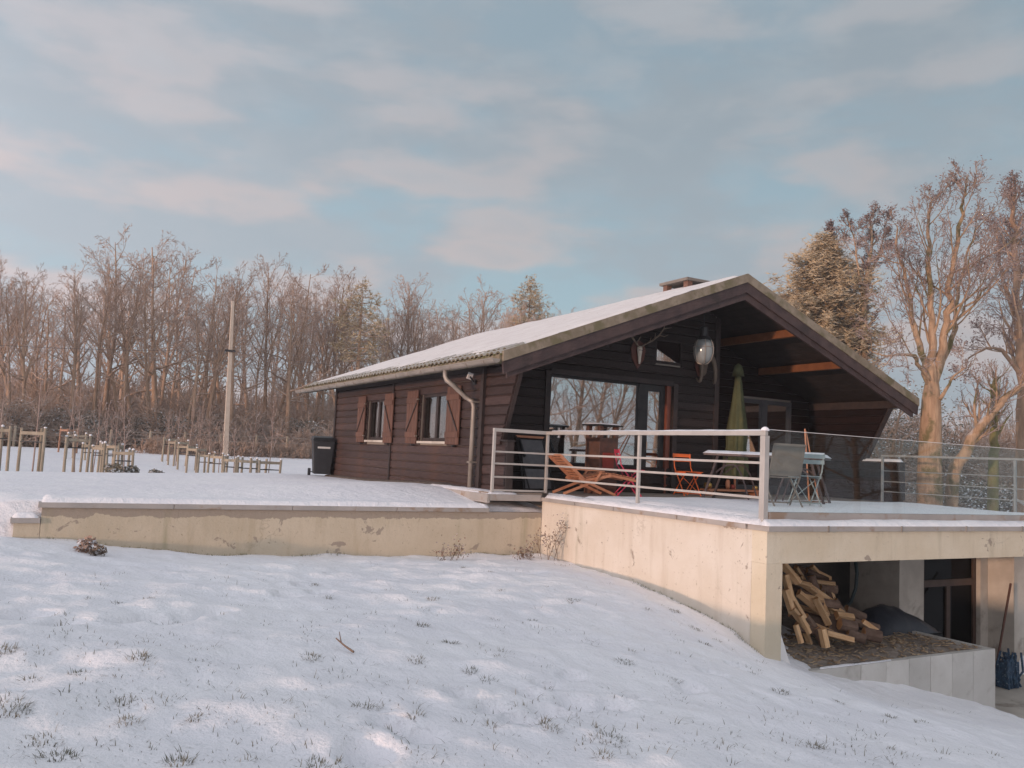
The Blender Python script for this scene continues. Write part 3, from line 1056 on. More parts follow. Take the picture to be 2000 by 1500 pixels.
bw = group_part('picture_window', cab)
f = MB()
yy0, yy1 = YG + .02, YG + .09
f.box(8.402, 8.46, yy0, yy1, -.14, 1.598)
f.box(8.46, 10.56, yy0, yy1, 1.55, 1.598)
f.box(8.46, 10.56, yy0, yy1, -.14, -.07)
f.box(10.56, 10.72, yy0 - .02, yy1 + .02, -.14, 1.598)
f.obj('frame', M_BLACKM, bw)
MB().box(8.46, 10.56, YG + .052, YG + .058, -.07, 1.55).obj('pane', M_WIN, bw)
cu = MB()
k = 26
xs = np.linspace(8.47, 9.0, k)
vs = []
for z, pinch in ((-.1, .55), (.25, .5), (.9, .85), (1.6, 1.0)):
    for i, x in enumerate(xs):
        vs.append((8.47 + (x - 8.47) * pinch * 1.0, YG + .13 + .03 * math.sin(i * 1.9), z))
cu.add(vs, [(r * k + i, r * k + i + 1, (r + 1) * k + i + 1, (r + 1) * k + i) for r in range(3) for i in range(k - 1)])
cu.obj('curtain', M_CURT, bw, True)
MB().box(8.402, 10.72, YG - .02, YG + .14, FZ, -.142).obj('base_panel', M_DARK, bw)
gd = group_part('glass_door', cab)
f = MB()
f.box(10.722, 10.80, yy0 - .01, yy1, FZ, 1.598)
f.box(11.14, 11.24, yy0 - .01, yy1, FZ, 1.598)
f.box(10.80, 11.14, yy0 - .01, yy1, 1.46, 1.598)
f.box(10.80, 11.14, yy0 - .01, yy1, FZ, FZ + .14)
f.obj('frame', M_BLACKM, gd)
for q in range(3):
    MB().box(11.245 + q * .05, 11.283 + q * .05, YG - .05 + .02 * q, YG + .12, FZ, 1.598).obj('door_jamb', mat('jamb_wood', (.16, .045, .026), (.2, .06, .035), 5, .5) if q == 0 else MATS['jamb_wood'], gd)
MB().box(10.80, 11.14, YG + .045, YG + .052, FZ + .14, 1.46).obj('pane', M_WIN, gd)
MB().tube([(10.77, YG - .04, .28), (10.77, YG - .04, .42)], .012, 8).obj('handle', M_ZINC, gd)
uw = group_part('upper_window', cab)
za, zb_ = 2.08, 2.52
f = MB()
fr_ = [(sw[0], sw[2]), (sw[1], sw[2]), (sw[1], sw[3]), (sw[0], sw[3])]
for i in range(4):
    p, q = fr_[i], fr_[(i + 1) % 4]
    f.bar((p[0], YG + .02, p[1]), (q[0], YG + .02, q[1]), .10, .055, up=(0, 0, 1) if i % 2 == 0 else (1, 0, 0))
f.obj('frame', M_DARK, uw)
MB().prism([(sw[0] + .02, sw[2] + .02), (sw[1] - .05, sw[2] + .02), (sw[0] + .02, sw[2] + .30)], 'y', YG + .03, YG + .036).obj('pane', M_WIN, uw)
MB().prism([(sw[1] - .05, sw[2] + .021), (sw[1] - .0, sw[2] + .021), (sw[1] - .0, sw[3]), (sw[0] + .0, sw[3]), (sw[0] + .0, sw[2] + .301), (sw[0] + .02, sw[2] + .301)], 'y', YG + .02, YG + .05).obj('infill_panel', M_PORCH, uw)

# recess of the porch
rec = group_part('recess_wall', cab)
DO = (14.15, 15.95, FZ + .02, 1.62)


def rclip(z):
    return GXE + .075, min(XR, XM + (ZRID - TH - .07 - z) / SLP)


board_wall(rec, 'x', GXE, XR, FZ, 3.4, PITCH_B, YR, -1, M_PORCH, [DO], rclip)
core_wall(rec, 'x', GXE + .08, XR, -1.0, 1.64, YR + .002, YR + .14, [DO])
MB().prism([(GXE + .08, 1.641), (XR, 1.641), (XR, soffit(XR)), (GXE + .08, soffit(GXE + .08))], 'y', YR + .002, YR + .14).obj('wall_core', M_INTER, rec)
pd = group_part('porch_door', cab)
f = MB()
for a, b in ((DO[0], DO[0] + .08), ((DO[0] + DO[1]) / 2 - .09, (DO[0] + DO[1]) / 2 + .09), (DO[1] - .08, DO[1])):
    f.box(a, b, YR - .03, YR + .07, FZ, 1.62)
f.box(DO[0] + .08, DO[1] - .08, YR - .025, YR + .065, 1.52, 1.615)
f.box(DO[0] + .08, DO[1] - .08, YR - .025, YR + .065, FZ, FZ + .2)
f.obj('frame', mat('grey_frame', (.07, .07, .075), (.09, .09, .095), 4, .5), pd)
for a, b in ((DO[0] + .08, (DO[0] + DO[1]) / 2 - .09), ((DO[0] + DO[1]) / 2 + .09, DO[1] - .08)):
    MB().box(a, b, YR + .02, YR + .026, FZ + .2, 1.52).obj('pane', M_WIN, pd)
# right, far and inner walls close the house
enc = group_part('far_wall', cab)
MB().box(XR + .13, XR + .27, 14.52, YF, -2.4, soffit(XR) - .03).obj('wall_core', M_WOOD, enc)
MB().prism([(XL, -1.2), (XR + .27, -1.2), (XR + .27, soffit(XR + .27)), (XM, soffit(XM)), (XL, soffit(XL))], 'y', YF + .002, YF + .16).obj('wall_core', M_WOOD, enc)
MB().box(XL + .17, XR + .12, YR + .2, YF, FZ - .05, FZ - .02).obj('room_floor', M_FLOOR, enc)
MB().box(XL + .2, XR, 17.9, 18.0, FZ, 1.7).obj('room_partition', M_INTER, enc)

# roof
roof = group_part('roof', cab)
for s, xe in ((-1, XE0), (1, XE1)):
    zt, ze = ZRID, roof_top(xe)
    MB().prism([(xe, ze - TH), (XM, zt - TH), (XM, zt - .001), (xe, ze - .001)], 'y', YV + .06, YB).obj('roof_deck', M_ROOF, roof)
    # soffit boards under the deck
    nb_ = 22
    for i in range(nb_):
        a, b = XM + (xe - XM) * i / nb_, XM + (xe - XM) * (i + 1) / nb_
        lo_, hi_ = min(a, b) + .004, max(a, b) - .004
        MB().prism([(lo_, roof_top(lo_) - TH - .045), (hi_, roof_top(hi_) - TH - .045), (hi_, roof_top(hi_) - TH - .003), (lo_, roof_top(lo_) - TH - .003)], 'y', YV + .12, 14.7 if 8 < (a + b) / 2 else YB - .1).obj('soffit_board', M_SOFFIT, roof)
    # verge: mossy strip, barge board, inner board
    MB().prism([(xe, ze - TH + .0), (XM, zt - TH + .0), (XM, zt + .012), (xe, ze + .012)], 'y', YV - .01, YV + .058).obj('verge', M_VERGE, roof)
    MB().prism([(xe + .03 * -s, ze - TH - .20), (XM, zt - TH - .20), (XM, zt - TH - .002), (xe, ze - TH - .002)], 'y', YV + .012, YV + .056).obj('barge_board', M_FASCIA, roof)
    MB().prism([(xe + .12 * -s, ze - TH - .30 + .046), (XM, zt - TH - .34), (XM, zt - TH - .17), (xe + .12 * -s, ze - TH - .13 + .046)], 'y', YV + .060, YV + .11).obj('barge_board', M_FASCIA, roof)
    MB().prism([(xe, ze - TH), (XM, zt - TH), (XM, zt + .012), (xe, ze + .012)], 'y', YB + .002, YB + .06).obj('verge', M_VERGE, roof)
    # snow on the slope
    a, b = (xe + .12, XM + .02) if s < 0 else (XM - .02, xe - .1)
    snow_slab('roof_snow', min(a, b), max(a, b), YV + .09, YB - .05, 0, .035, roof, .14, .12, 30 + s, slope=lambda X, Y: ZRID - SLP * np.abs(X - XM) + .004, amp=.03, ragged=.10, m=ROOFSNOW)
for x, z0, z1 in ((13.4, 2.74, 2.90), (14.79, 2.20, 2.36)):
    MB().box(x, x + .12, YV + .115, YR - .05, z0, z1).obj('purlin', M_PURLIN, roof, bevel=.004)
MB().box(XM - .07, XM + .07, YV + .115, YR, ZRID - TH - .26, ZRID - TH - .06).obj('purlin', M_DARK, roof)
MB().box(XR - .06, XR + .2, 11.98, YR, soffit(XR) - .20, soffit(XR) - .031).obj('purlin', M_DARK, roof)
MB().box(XL - .02, XL + .14, 12.0, 13.44, soffit(XL) - .029, soffit(XL) - .002).obj('purlin', M_DARK, roof)
# eaves tiles: two courses of small pantiles showing below the snow
tl = MB()
for k in range(7):
    a0_, a1_ = math.pi * k / 7, math.pi * (k + 1) / 7
    for dz, r in ((0, .075),):
        v = []
        for a in (a0_, a1_):
            for x in (0, .34):
                v.append((x, -.085 * math.cos(a), r * math.sin(a) * (1 if x == 0 else .92) + x * SLP))
        tl.add(v, [(0, 1, 3, 2)])
for a in range(7):
    a0_, a1_ = math.pi * a / 7, math.pi * (a + 1) / 7
    tl.add([(0, -.085 * math.cos(a0_), .075 * math.sin(a0_)), (0, -.085 * math.cos(a1_), .075 * math.sin(a1_)), (0, -.06 * math.cos(a1_), .045 * math.sin(a1_)), (0, -.06 * math.cos(a0_), .045 * math.sin(a0_))], [(0, 1, 2, 3)])
tme = tl.mesh('roof_tile', M_TILE)
nt_ = int((YB - YV) / .185)
for c, (xo, zo) in enumerate(((XE0 - .05, 0), (XE0 + .13, .055))):
    for i in range(nt_):
        y = YV + .12 + i * .185 + (.09 if c else 0)
        link('roof_tile', tme, roof, (xo + random.Random(i + c * 99).uniform(-.012, .012), y, roof_top(xo) - .045 + zo * .3), (0, random.Random(i * 3 + c).uniform(-.03, .03), random.Random(i * 7 + c).uniform(-.03, .03)))
MB().prism([(XE0 - .04, roof_top(XE0) - .19), (XE0 + .02, roof_top(XE0) - .19), (XE0 + .02, roof_top(XE0) - .02), (XE0 - .04, roof_top(XE0) - .045)], 'y', YV + .06, YB).obj('eaves_board', M_VERGE, roof)
# gutter and downpipe
gut = group_part('gutter', cab)
g = MB()
gxx, gzz, gr = XE0 - .115, roof_top(XE0) - .125, .072
pts = [(gxx + gr * math.cos(a), gzz + gr * math.sin(a)) for a in np.linspace(math.pi, 2 * math.pi, 9)]
inner = [(gxx + (gr - .006) * math.cos(a), gzz + (gr - .006) * math.sin(a)) for a in np.linspace(2 * math.pi, math.pi, 9)]
g.prism(pts + inner, 'y', YV + .02, YB + .3)
g.tube([(gxx - gr, YV + .02, gzz), (gxx - gr, YB + .3, gzz)], .011, 6)
for ye in (YV + .02, YB + .3):
    g.prism([(gxx + gr * math.cos(a), gzz + gr * math.sin(a)) for a in np.linspace(math.pi, 2 * math.pi, 9)], 'y', ye - .004, ye + .004)
g.obj('gutter_trough', M_ZINC, gut)
for i in range(18):
    y = YV + .35 + i * .66
    MB().tube([(gxx + (gr + .006) * math.cos(a), y, gzz + (gr + .006) * math.sin(a)) for a in np.linspace(math.pi * .95, 2 * math.pi, 8)], .007, 5).obj('gutter_bracket', M_ZINC, gut)
dpy0 = float(at(870, 725, 0, gxx)[1])
dpb = at(922, 860, 0, XL - .13)
dpx, dpy = XL - .13, float(dpb[1])
path = [(gxx, dpy0, gzz - .06), (gxx, dpy0, gzz - .17), (gxx + .02, dpy0 - .04, gzz - .25), (gxx + .10, dpy0 - .14, gzz - .33), (dpx - .10, dpy + .16, gzz - .52), (dpx - .02, dpy + .03, gzz - .60), (dpx, dpy, gzz - .70), (dpx, dpy, -.72)]
MB().tube(path, .045, 12).obj('downpipe', M_ZINC, cab, True)
for z in (.95, -.15):
    MB().bar((dpx - .06, dpy, z), (XL - .03, dpy - .0, z), .11, .03).obj('pipe_clamp', M_ZINC, cab)
# chimney
ch = group_part('chimney', cab)
a = [at(1340, 545, 1, 13.45), at(1382, 548, 1, 13.45)]
cx0, cx1, cy0, cy1 = 11.62, 12.22, 13.45, 14.25
MB().box(cx0, cx1, cy0, cy1, 3.3, 3.62).obj('chimney_stack', mat('chimney_brick', (.15, .085, .065), (.22, .13, .10), 9, .9, .4, 25), ch)
for p in ((cx0, cy0), (cx1 - .13, cy0), (cx0, cy1 - .13), (cx1 - .13, cy1 - .13)):
    MB().box(p[0], p[0] + .13, p[1], p[1] + .13, 3.621, 3.86).obj('cap_pier', MATS['chimney_brick'], ch)
MB().box(cx0 + .2, cx1 - .2, cy0 + .2, cy1 - .2, 3.621, 3.74).obj('flue', M_BLACKM, ch)
MB().box(cx0 - .06, cx1 + .06, cy0 - .06, cy1 + .06, 3.861, 3.92).obj('chimney_cap', M_CONCD, ch)
# floodlight on the side wall
q = at(922, 738, 0, XL - .12)
fl = tag(thing('floodlight', 'small black and white floodlight fixed beside the downpipe bend', 'light', (XL - .06, q[1], q[2]), world=True), 'small black and white floodlight fixed beside the downpipe bend', 'light')
MB().box(XL - .08, XL - .042, q[1] - .05, q[1] + .05, q[2] - .12, q[2] - .04).obj('light_base', M_BLACK, fl)
MB().bar((XL - .08, q[1], q[2] - .08), (XL - .17, q[1], q[2] + .02), .03).obj('light_arm', M_BLACK, fl)
MB().bar((XL - .15, q[1] - .01, q[2] + .09), (XL - .18, q[1] + .01, q[2] - .03), .03, .10, up=(1, 0, 0)).obj('light_head', M_WHITEB, fl)

# bare strip of gravel along the wall
ga = np.linspace(13.7, 22.4, 60)
gv, gq = [], []
for i, y in enumerate(ga):
    w_ = .20 + .10 * float(vnoise(y, 0, .7, 31)) + .12 * float(vnoise(y, 3, .2, 32)) + .10 * sstep(18, 14.5, y)
    for j in range(6):
        x = XL - .02 - w_ * j / 5
        gv.append((x, y, float(ground_h(np.array([x]), np.array([y]))[0]) + .065 * (1 - (j / 5) ** 4) - .012 + .02 * float(vnoise(x, y, .06, 33))))
for i in range(59):
    for j in range(5):
        gq += [i * 6 + j, i * 6 + j + 1, (i + 1) * 6 + j + 1, (i + 1) * 6 + j]
structure(link('gravel_strip', np_mesh('gravel_strip', np.array(gv), np.array(gq), 4, mat('damp_gravel', (.075, .06, .05), (.15, .12, .10), 14, .95, .8, 40), True)))

# ------------------------------------------------------------------ railings
RT = .455
rl = thing('metal_railing', 'pale painted metal railing of four bars along the left edge of the terrace', 'railing', (7.74, 10, FZ), world=True)
RX = 7.75
RP = [(6.69, 12.52), (RX, 12.52), (RX, 9.93), (7.735, 7.45)]
for i, (x, y) in enumerate(RP):
    wdt = .046 if i < 3 else .08
    MB().box(x - wdt / 2, x + wdt / 2, y - wdt / 2, y + wdt / 2, FZ if i < 3 else -.69, RT - .061).obj('post', M_RAIL, rl, bevel=.004)
segs = [(RP[0], RP[1]), (RP[1], RP[3])]
for (ax, ay), (bx, by) in segs:
    MB().bar((ax - .025 if ax != bx else ax, ay + (.03 if ax == RX else 0), RT - .03), (bx + (.025 if ay == by else 0), by - (.03 if ay != by else 0), RT - .03), .055, .06).obj('handrail', M_RAIL, rl, bevel=.006)
    for z in (.06, -.14, -.365):
        MB().bar((ax, ay, z), (bx, by, z), .022, .03).obj('rail', M_RAIL, rl)
MB().bar((RP[0][0], RP[0][1], FZ + .03), (RP[1][0], RP[1][1], FZ + .03), .04, .03).obj('rail', M_RAIL, rl)
snow_slab('rail_snow', RX - .03, RX + .03, 7.4, 12.4, RT - .002, .018, rl, .025, .03, 41)
m_ = MB()
m_.lathe([(.05, 0), (.055, .012), (.04, .035), (.015, .05)], (7.735, 7.45, RT - .002), 12)
m_.obj('rail_snow', SNOW, rl, True)

gb = thing('glass_balustrade', 'frameless clear glass balustrade on the front edge of the terrace', 'balustrade', (11, 7.45, FZ), world=True)
gl_x = [7.80] + [float(at(p, 930, 1, 7.45)[0]) for p in (1766.6, 1973.8)] + [15.4]
for a, b in zip(gl_x[:-1], gl_x[1:]):
    MB().box(a + .008, b - .008, 7.443, 7.458, -.60, .47).obj('glass_panel', M_GLASS, gb)
    MB().box(a + .008, b - .008, 7.440, 7.461, .4705, .476).obj('panel_edge', M_WHITEB, gb)
MB().box(7.79, 15.45, 7.405, 7.44, -.70, -.535).obj('base_channel', M_COPING, gb)
MB().box(7.79, 15.45, 7.461, 7.49, -.70, -.535).obj('base_channel', M_COPING, gb)

rr_ = thing('side_railing', 'grey metal railing on the far right edge of the terrace seen through the glass', 'railing', (15.5, 10, FZ), world=True)
for i, y in enumerate((11.62, 8.86)):
    MB().box(15.48, 15.52, y - .02, y + .02, FZ, .36).obj('post', M_RAILG, rr_)
MB().box(15.47, 15.53, 7.5, 7.56, FZ, .36).obj('post', M_RAILG, rr_)
MB().bar((15.5, 11.65, .375), (15.5, 7.5, .375), .04, .04).obj('handrail', M_RAILG, rr_)
for z in (.06, -.16, -.37):
    MB().bar((15.5, 11.62, z), (15.5, 7.5, z), .014, .018).obj('rail', M_RAILG, rr_)
MB().bar((15.52, 8.86, -.35), (16.3, 8.2, -.95), .04, .04).obj('brace', M_RAILG, rr_)


# ------------------------------------------------------------------ things on the terrace
def fl_at(px, py, y):
    p = at(px, py, 1, y)
    return float(p[0])


def bistro_chair(name, label, loc, rz, m, seat_z=.45):
    """folding slatted chair: crossed legs, slatted seat and two-slat back; faces +x, width along y"""
    t = thing(name, label, 'chair', loc, rz, 'folding bistro chairs on the terrace')
    for s in (-1, 1):
        y = s * .19
        MB().tube([(.22, y, 0), (.02, y, .28), (-.17, y, .55), (-.22, y, .83)], .012, 6).obj('back_leg', m, t)
        MB().tube([(-.22, y * .86, 0), (.0, y * .86, .25), (.2, y * .86, seat_z)], .012, 6).obj('front_leg', m, t)
        MB().bar((-.16, y * .95, seat_z), (.22, y * .95, seat_z), .016, .028).obj('seat_rail', m, t)
    for i in range(7):
        x = -.15 + i * .06
        MB().box(x, x + .045, -.2, .2, seat_z + .0145, seat_z + .028).obj('seat_slat', m, t)
    for z in (.70, .79):
        MB().bar((-.208 + (.74 - z) * .2, -.21, z), (-.208 + (.74 - z) * .2, .21, z), .016, .065).obj('back_slat', m, t)
    MB().tube([(.19, -.17, .045), (.19, .17, .045)], .009, 6).obj('stretcher', m, t)
    MB().tube([(-.19, -.15, .045), (-.19, .15, .045)], .009, 6).obj('stretcher', m, t)
    MB().tube([(.19, -.17, .05), (.03, .17, .40)], .007, 6).obj('cross_wire', m, t)
    MB().tube([(.19, .17, .05), (.03, -.17, .40)], .007, 6).obj('cross_wire', m, t)
    return t


yo = 12.95
bistro_chair('bistro_chair', 'orange folding slatted chair facing out in front of the dark gable wall', (fl_at(1342, 930, yo), yo, FZ), math.radians(-98), M_ORANGE)
yo = 12.2
bistro_chair('bistro_chair', 'crimson folding chair seen from its side beside the teak lounger', (fl_at(1226, 940, yo), yo, FZ), math.radians(-25), M_PINK)
yo = 9.45
c_ = bistro_chair('bistro_chair', 'grey blue folding chair with snow on its slatted back behind the glass', (fl_at(1582, 950, yo) - .05, yo + .05, FZ + .05), math.radians(68), M_GREYB)
MB().box(-.225, -.19, -.2, .2, .824, .85).obj('snow_cap', SNOW, c_)

# fabric chair, back towards the glass
yo = 9.35
t = thing('sling_chair', 'grey fabric folding chair with tall back standing at the near side of the table', 'chair', (fl_at(1527, 950, yo), yo, FZ + .05), math.radians(68))
for s in (-1, 1):
    y = s * .25
    MB().tube([(.24, y, 0), (-.08, y, .43), (-.24, y, .93)], .014, 6).obj('back_leg', M_MESHG, t)
    MB().tube([(-.24, y * .9, 0), (.22, y * .9, .44)], .014, 6).obj('front_leg', M_MESHG, t)
MB().add([(-.10, -.25, .46), (-.10, .25, .46), (-.24, .25, .93), (-.24, -.25, .93), (-.12, -.25, .46), (-.12, .25, .46), (-.26, .25, .93), (-.26, -.25, .93)],
         [(0, 1, 2, 3), (7, 6, 5, 4), (0, 4, 5, 1), (1, 5, 6, 2), (2, 6, 7, 3), (3, 7, 4, 0)]).obj('backrest', M_MESHG, t)
MB().box(-.12, .24, -.24, .24, .43, .445).obj('seat', M_MESHG, t)
MB().box(-.27, -.225, -.25, .25, .915, .955).obj('snow_cap', M_MESHG, t)
MB().tube([(.22, -.25, .04), (.22, .25, .04)], .012, 6).obj('stretcher', M_MESHG, t)

# table under snow
ya_, yb_ = 11.35, 9.62
pa, pb = at(1392, 884, 1, ya_), at(1630, 893, 1, yb_)
ctr = (pa + pb) / 2
tl_ = float(np.hypot(*(pb - pa)[:2]))
ang = math.atan2(pb[1] - pa[1], pb[0] - pa[0])
tz = float(ctr[2]) - FZ - .05
t = thing('garden_table', 'long dark metal garden table with arched trestle legs under a layer of snow', 'table', (float(ctr[0]) + .25, float(ctr[1]) + .35, FZ + .05), ang)
TLn, TWd = tl_ / 2, .42
MB().box(-TLn, TLn, -TWd, TWd, tz - .05, tz - .012).obj('tabletop', M_TABLE, t, bevel=.006)
for sx in (-1, 1):
    for sy in (-1, 1):
        x0_ = sx * (TLn - .18)
        MB().tube([(x0_ + sx * .18, sy * .36, .0), (x0_ - sx * .06, sy * .33, tz - .05)], .024, 8).obj('leg', M_TABLE, t)
        MB().tube([(x0_ - sx * (.04 + .58 * u), sy * .345, max(.0, (tz - .2) * (1 - (2 * u - 1) ** 2 * (1.0 if u > .5 else .25)))) for u in np.linspace(0, 1, 9)], .016, 6).obj('arch_leg', M_TABLE, t)
        MB().lathe([(.035, -.05), (.035, -.01)], (x0_ + sx * .18, sy * .36, .01), 8).obj('foot', M_BLACK, t)
so_ = snow_slab('table_snow', -TLn - .01, TLn + .01, -TWd - .01, TWd + .01, tz - .012, .055, t, .07, .05, 51)

# closed parasol
yo = 13.35
px_ = fl_at(1438, 830, yo)
t = thing('closed_parasol', 'closed olive green garden parasol standing behind the snowy table', 'parasol', (px_, yo, FZ))
MB().tube([(0, 0, 0), (0, 0, 1.2)], .024, 10).obj('pole', M_TEAK, t)
MB().lathe([(.26, 0), (.26, .03), (.2, .06), (.05, .09)], (0, 0, 0), 20).obj('base', M_CONCD, t)
vs, fs = [], []
NP, NR = 26, 12
for r in range(NR):
    u = r / (NR - 1)
    z = .36 + u * 2.42
    rad = .165 * (1 - u) ** .55 * (1 - .25 * math.exp(-((u - .28) / .08) ** 2)) + .045 + .03 * math.sin(u * 6)
    if u > .88:
        rad *= 1 - (u - .88) * 4
    for k in range(NP):
        a = 2 * math.pi * k / NP
        q_ = rad * (1 + (.42 * (1 - u * .6)) * math.cos(a * 8 + u * 2.2))
        vs.append((q_ * math.cos(a) + .05 * math.sin(u * 3.0) * u, q_ * math.sin(a), z))
for r in range(NR - 1):
    for k in range(NP):
        fs.append((r * NP + k, r * NP + (k + 1) % NP, (r + 1) * NP + (k + 1) % NP, (r + 1) * NP + k))
fs.append(tuple(range((NR - 1) * NP, NR * NP)))
MB().add(vs, fs).obj('canopy', M_GREEN, t, True)
MB().lathe([(.10, 0), (.14, -.1), (.085, .12), (.02, .18)], (.02, 0, 2.66), 12).obj('top_cap', M_GREEN, t, True)
MB().tube([(.0, -.2, 1.15), (.2, 0, 1.12), (0, .2, 1.15), (-.2, 0, 1.18), (0, -.2, 1.15)], .012, 5).obj('tie_strap', M_GREEN, t)

# two tool handles leaning by the table
for i, (p0, p1, lab) in enumerate((((1572, 838), (1578, 940), 'left of two long wooden tool handles leaning behind the glass'), ((1574, 842), (1592, 940), 'right of two long wooden tool handles leaning behind the glass'))):
    a, b = at(*p0, 1, 11.0), at(*p1, 1, 10.6)
    b = a + (b - a) * ((FZ + .02 - a[2]) / (b[2] - a[2]))
    o = thing('tool_handle', lab, 'broom', tuple(b), group='wooden tool handles', world=True)
    MB().tube([tuple(a), tuple(b)], .014, 8).obj('shaft', M_TEAK, o)
    MB().bar(tuple(b + np.array([-.14, .05, .03])), tuple(b + np.array([.14, -.05, .03])), .05, .05).obj('broom_head', M_BARK, o)

# teak lounger: long axis runs away from the picture window
t = thing('teak_lounger', 'reclined slatted teak deck lounger on the bare terrace floor', 'lounger', (fl_at(1146, 930, 12.15), 12.15, FZ), math.radians(-8))
t.scale = (.86, .86, .86)
for s in (-1, 1):
    y = s * .29
    MB().bar((-.72, y, .76), (-.18, y, .30), .03, .055).obj('back_rail', M_TEAK, t)
    MB().bar((-.20, y, .30), (.42, y, .42), .03, .055).obj('seat_rail', M_TEAK, t)
    MB().bar((.40, y, .42), (.98, y, .33), .03, .05).obj('foot_rail', M_TEAK, t)
    MB().bar((-.62, y * .9, .03), (.42, y * .9, .44), .028, .05).obj('leg', M_TEAK, t)
    MB().bar((-.32, y * 1.06, .34), (.50, y * 1.06, .03), .028, .05).obj('leg', M_TEAK, t)
    MB().bar((-.40, y * 1.12, .52), (.22, y * 1.12, .50), .055, .025).obj('armrest', M_TEAK, t)
    MB().bar((.16, y * 1.12, .50), (.0, y * 1.06, .22), .028, .04).obj('arm_support', M_TEAK, t)
for (a, b, n_) in (((-.74, .78), (-.20, .32), 9), ((-.16, .335), (.40, .445), 8), ((.44, .44), (.97, .355), 7)):
    for i in range(n_):
        u = (i + .5) / n_
        x, z = a[0] + (b[0] - a[0]) * u, a[1] + (b[1] - a[1]) * u
        sl_ = (b[1] - a[1]) / (b[0] - a[0])
        MB().bar((x, -.28, z + .022), (x, .28, z + .022), .046, .016, up=(-sl_, 0, 1)).obj('slat', M_TEAK, t)

# outdoor fireplace
yo = 12.75
xc = fl_at(1175, 880, yo)
t = thing('outdoor_fireplace', 'dark outdoor fireplace with open flue and snowy flat cap', 'fireplace', (xc, yo, FZ), math.radians(6))
MB().box(-.225, .225, -.2, .2, 0, 1.03).obj('body', M_RUST, t, bevel=.01)
MB().box(-.15, .12, -.22, -.201, .46, .76).obj('fire_door', M_REDB, t, bevel=.006)
for sx in (-1, 1):
    for sy in (-1, 1):
        MB().box(sx * .185 - .04, sx * .185 + .04, sy * .16 - .04, sy * .16 + .04, 1.031, 1.245).obj('cap_post', M_RUST, t)
MB().box(-.055, .055, -.05, .05, 1.031, 1.2).obj('flue', M_BLACKM, t)
MB().box(-.29, .29, -.25, .25, 1.246, 1.272).obj('cap', M_BLACKM, t, bevel=.005)
snow_slab('cap_snow', -.29, .29, -.25, .25, 1.272, .035, t, .05, .08, 61)

# folded recliner leaning on the gable wall
a = at(1008, 845, 1, 13.40)
xr = 7.95
t = thing('folded_recliner', 'folded charcoal recliner leaning against the gable wall left of the window', 'recliner', (xr, 13.1, FZ), 0)
for s in (-1, 1):
    MB().tube([(s * .30, -.02, .0), (s * .31, .12, .45), (s * .30, .36, .98)], .016, 8).obj('frame_tube', M_BLACKM, t)
    MB().tube([(s * .27, -.16, .02), (s * .27, .14, .50), (s * .24, .30, .92)], .014, 8).obj('leg', M_BLACKM, t)
    MB().bar((s * .33, -.03, .62), (s * .33, .22, .95), .03, .05).obj('armrest', M_BLACK, t)
MB().bar((-.30, .37, .985), (.30, .37, .985), .03, .04).obj('head_rail', M_TEAK, t)
for (z0, y0_, z1, y1_) in ((.05, -.01, .40, .10), (.44, .115, .93, .33)):
    MB().add([(-.27, y0_ - .01, z0), (.27, y0_ - .01, z0), (.27, y1_ - .01, z1), (-.27, y1_ - .01, z1), (-.27, y0_ + .01, z0), (.27, y0_ + .01, z0), (.27, y1_ + .01, z1), (-.27, y1_ + .01, z1)],
             [(0, 1, 2, 3), (7, 6, 5, 4), (0, 4, 5, 1), (1, 5, 6, 2), (2, 6, 7, 3), (3, 7, 4, 0)]).obj('sling_panel', M_SLING, t)

# low plank with small pots at the foot of the porch
yo = 13.15
xa, xb = fl_at(1376, 950, yo), fl_at(1478, 955, yo)
t = thing('low_bench', 'low weathered wooden plank bench on the floor behind the table', 'bench', ((xa + xb) / 2, yo, FZ))
hl = (xb - xa) / 2
MB().box(-hl, hl, -.14, .14, .10, .14).obj('plank', M_TEAK, t)
for s in (-1, 1):
    MB().box(s * (hl - .1) - .03, s * (hl - .1) + .03, -.12, .12, 0, .099).obj('leg', M_TEAK, t)
for i, (px, m, r, h, lab, nm) in enumerate(((1381, M_GOLD, .09, .13, 'round brass pot at the left end of the low bench', 'brass_pot'), (1420, M_TEAK, .05, .2, 'slim brown candle stand in the middle of the low bench', 'candle_stand'),
                                            (1430, M_REDB, .055, .1, 'small red flower pot on the low bench', 'flower_pot'), (1474, M_GOLD, .06, .09, 'little copper lantern at the right end of the low bench', 'lantern'))):
    x = fl_at(px, 950, yo)
    m_ = MB().lathe([(r * .7, 0), (r, h * .4), (r * .9, h * .8), (r * .55, h), (r * .5, h * .97)], (0, 0, 0), 14)
    o = m_.obj(nm, m, None, True)
    o.location = (min(x, xb - .07), yo - .02, FZ + .1405)
    tag(o, lab, 'pot')

# hanging lamp
yo = 12.6
lp = at(1374, 685, 1, yo)
t = thing('hanging_lamp', 'large oval glass lamp in a metal cage hanging under the porch ridge', 'lamp', (float(lp[0]), yo, float(lp[2])))
t.scale = (1.12, 1.12, 1.12)
ztop = (soffit(float(lp[0])) - float(lp[2]) + .02) / 1.12
prof = [(.02, -.24), (.08, -.225), (.13, -.17), (.165, -.06), (.17, .05), (.15, .13), (.12, .19)]
MB().lathe(prof, (0, 0, 0), 20).obj('glass_shade', M_LAMPG, t, True)
MB().lathe([(.125, .188), (.135, .2), (.10, .25), (.075, .26), (.07, .42), (.03, .44)], (0, 0, 0), 16).obj('lamp_cap', M_BLACKM, t)
for k in range(6):
    a = k * math.pi / 3
    MB().tube([((r + .012) * math.cos(a), (r + .012) * math.sin(a), z) for r, z in prof], .008, 5).obj('cage_bar', M_ZINC, t)
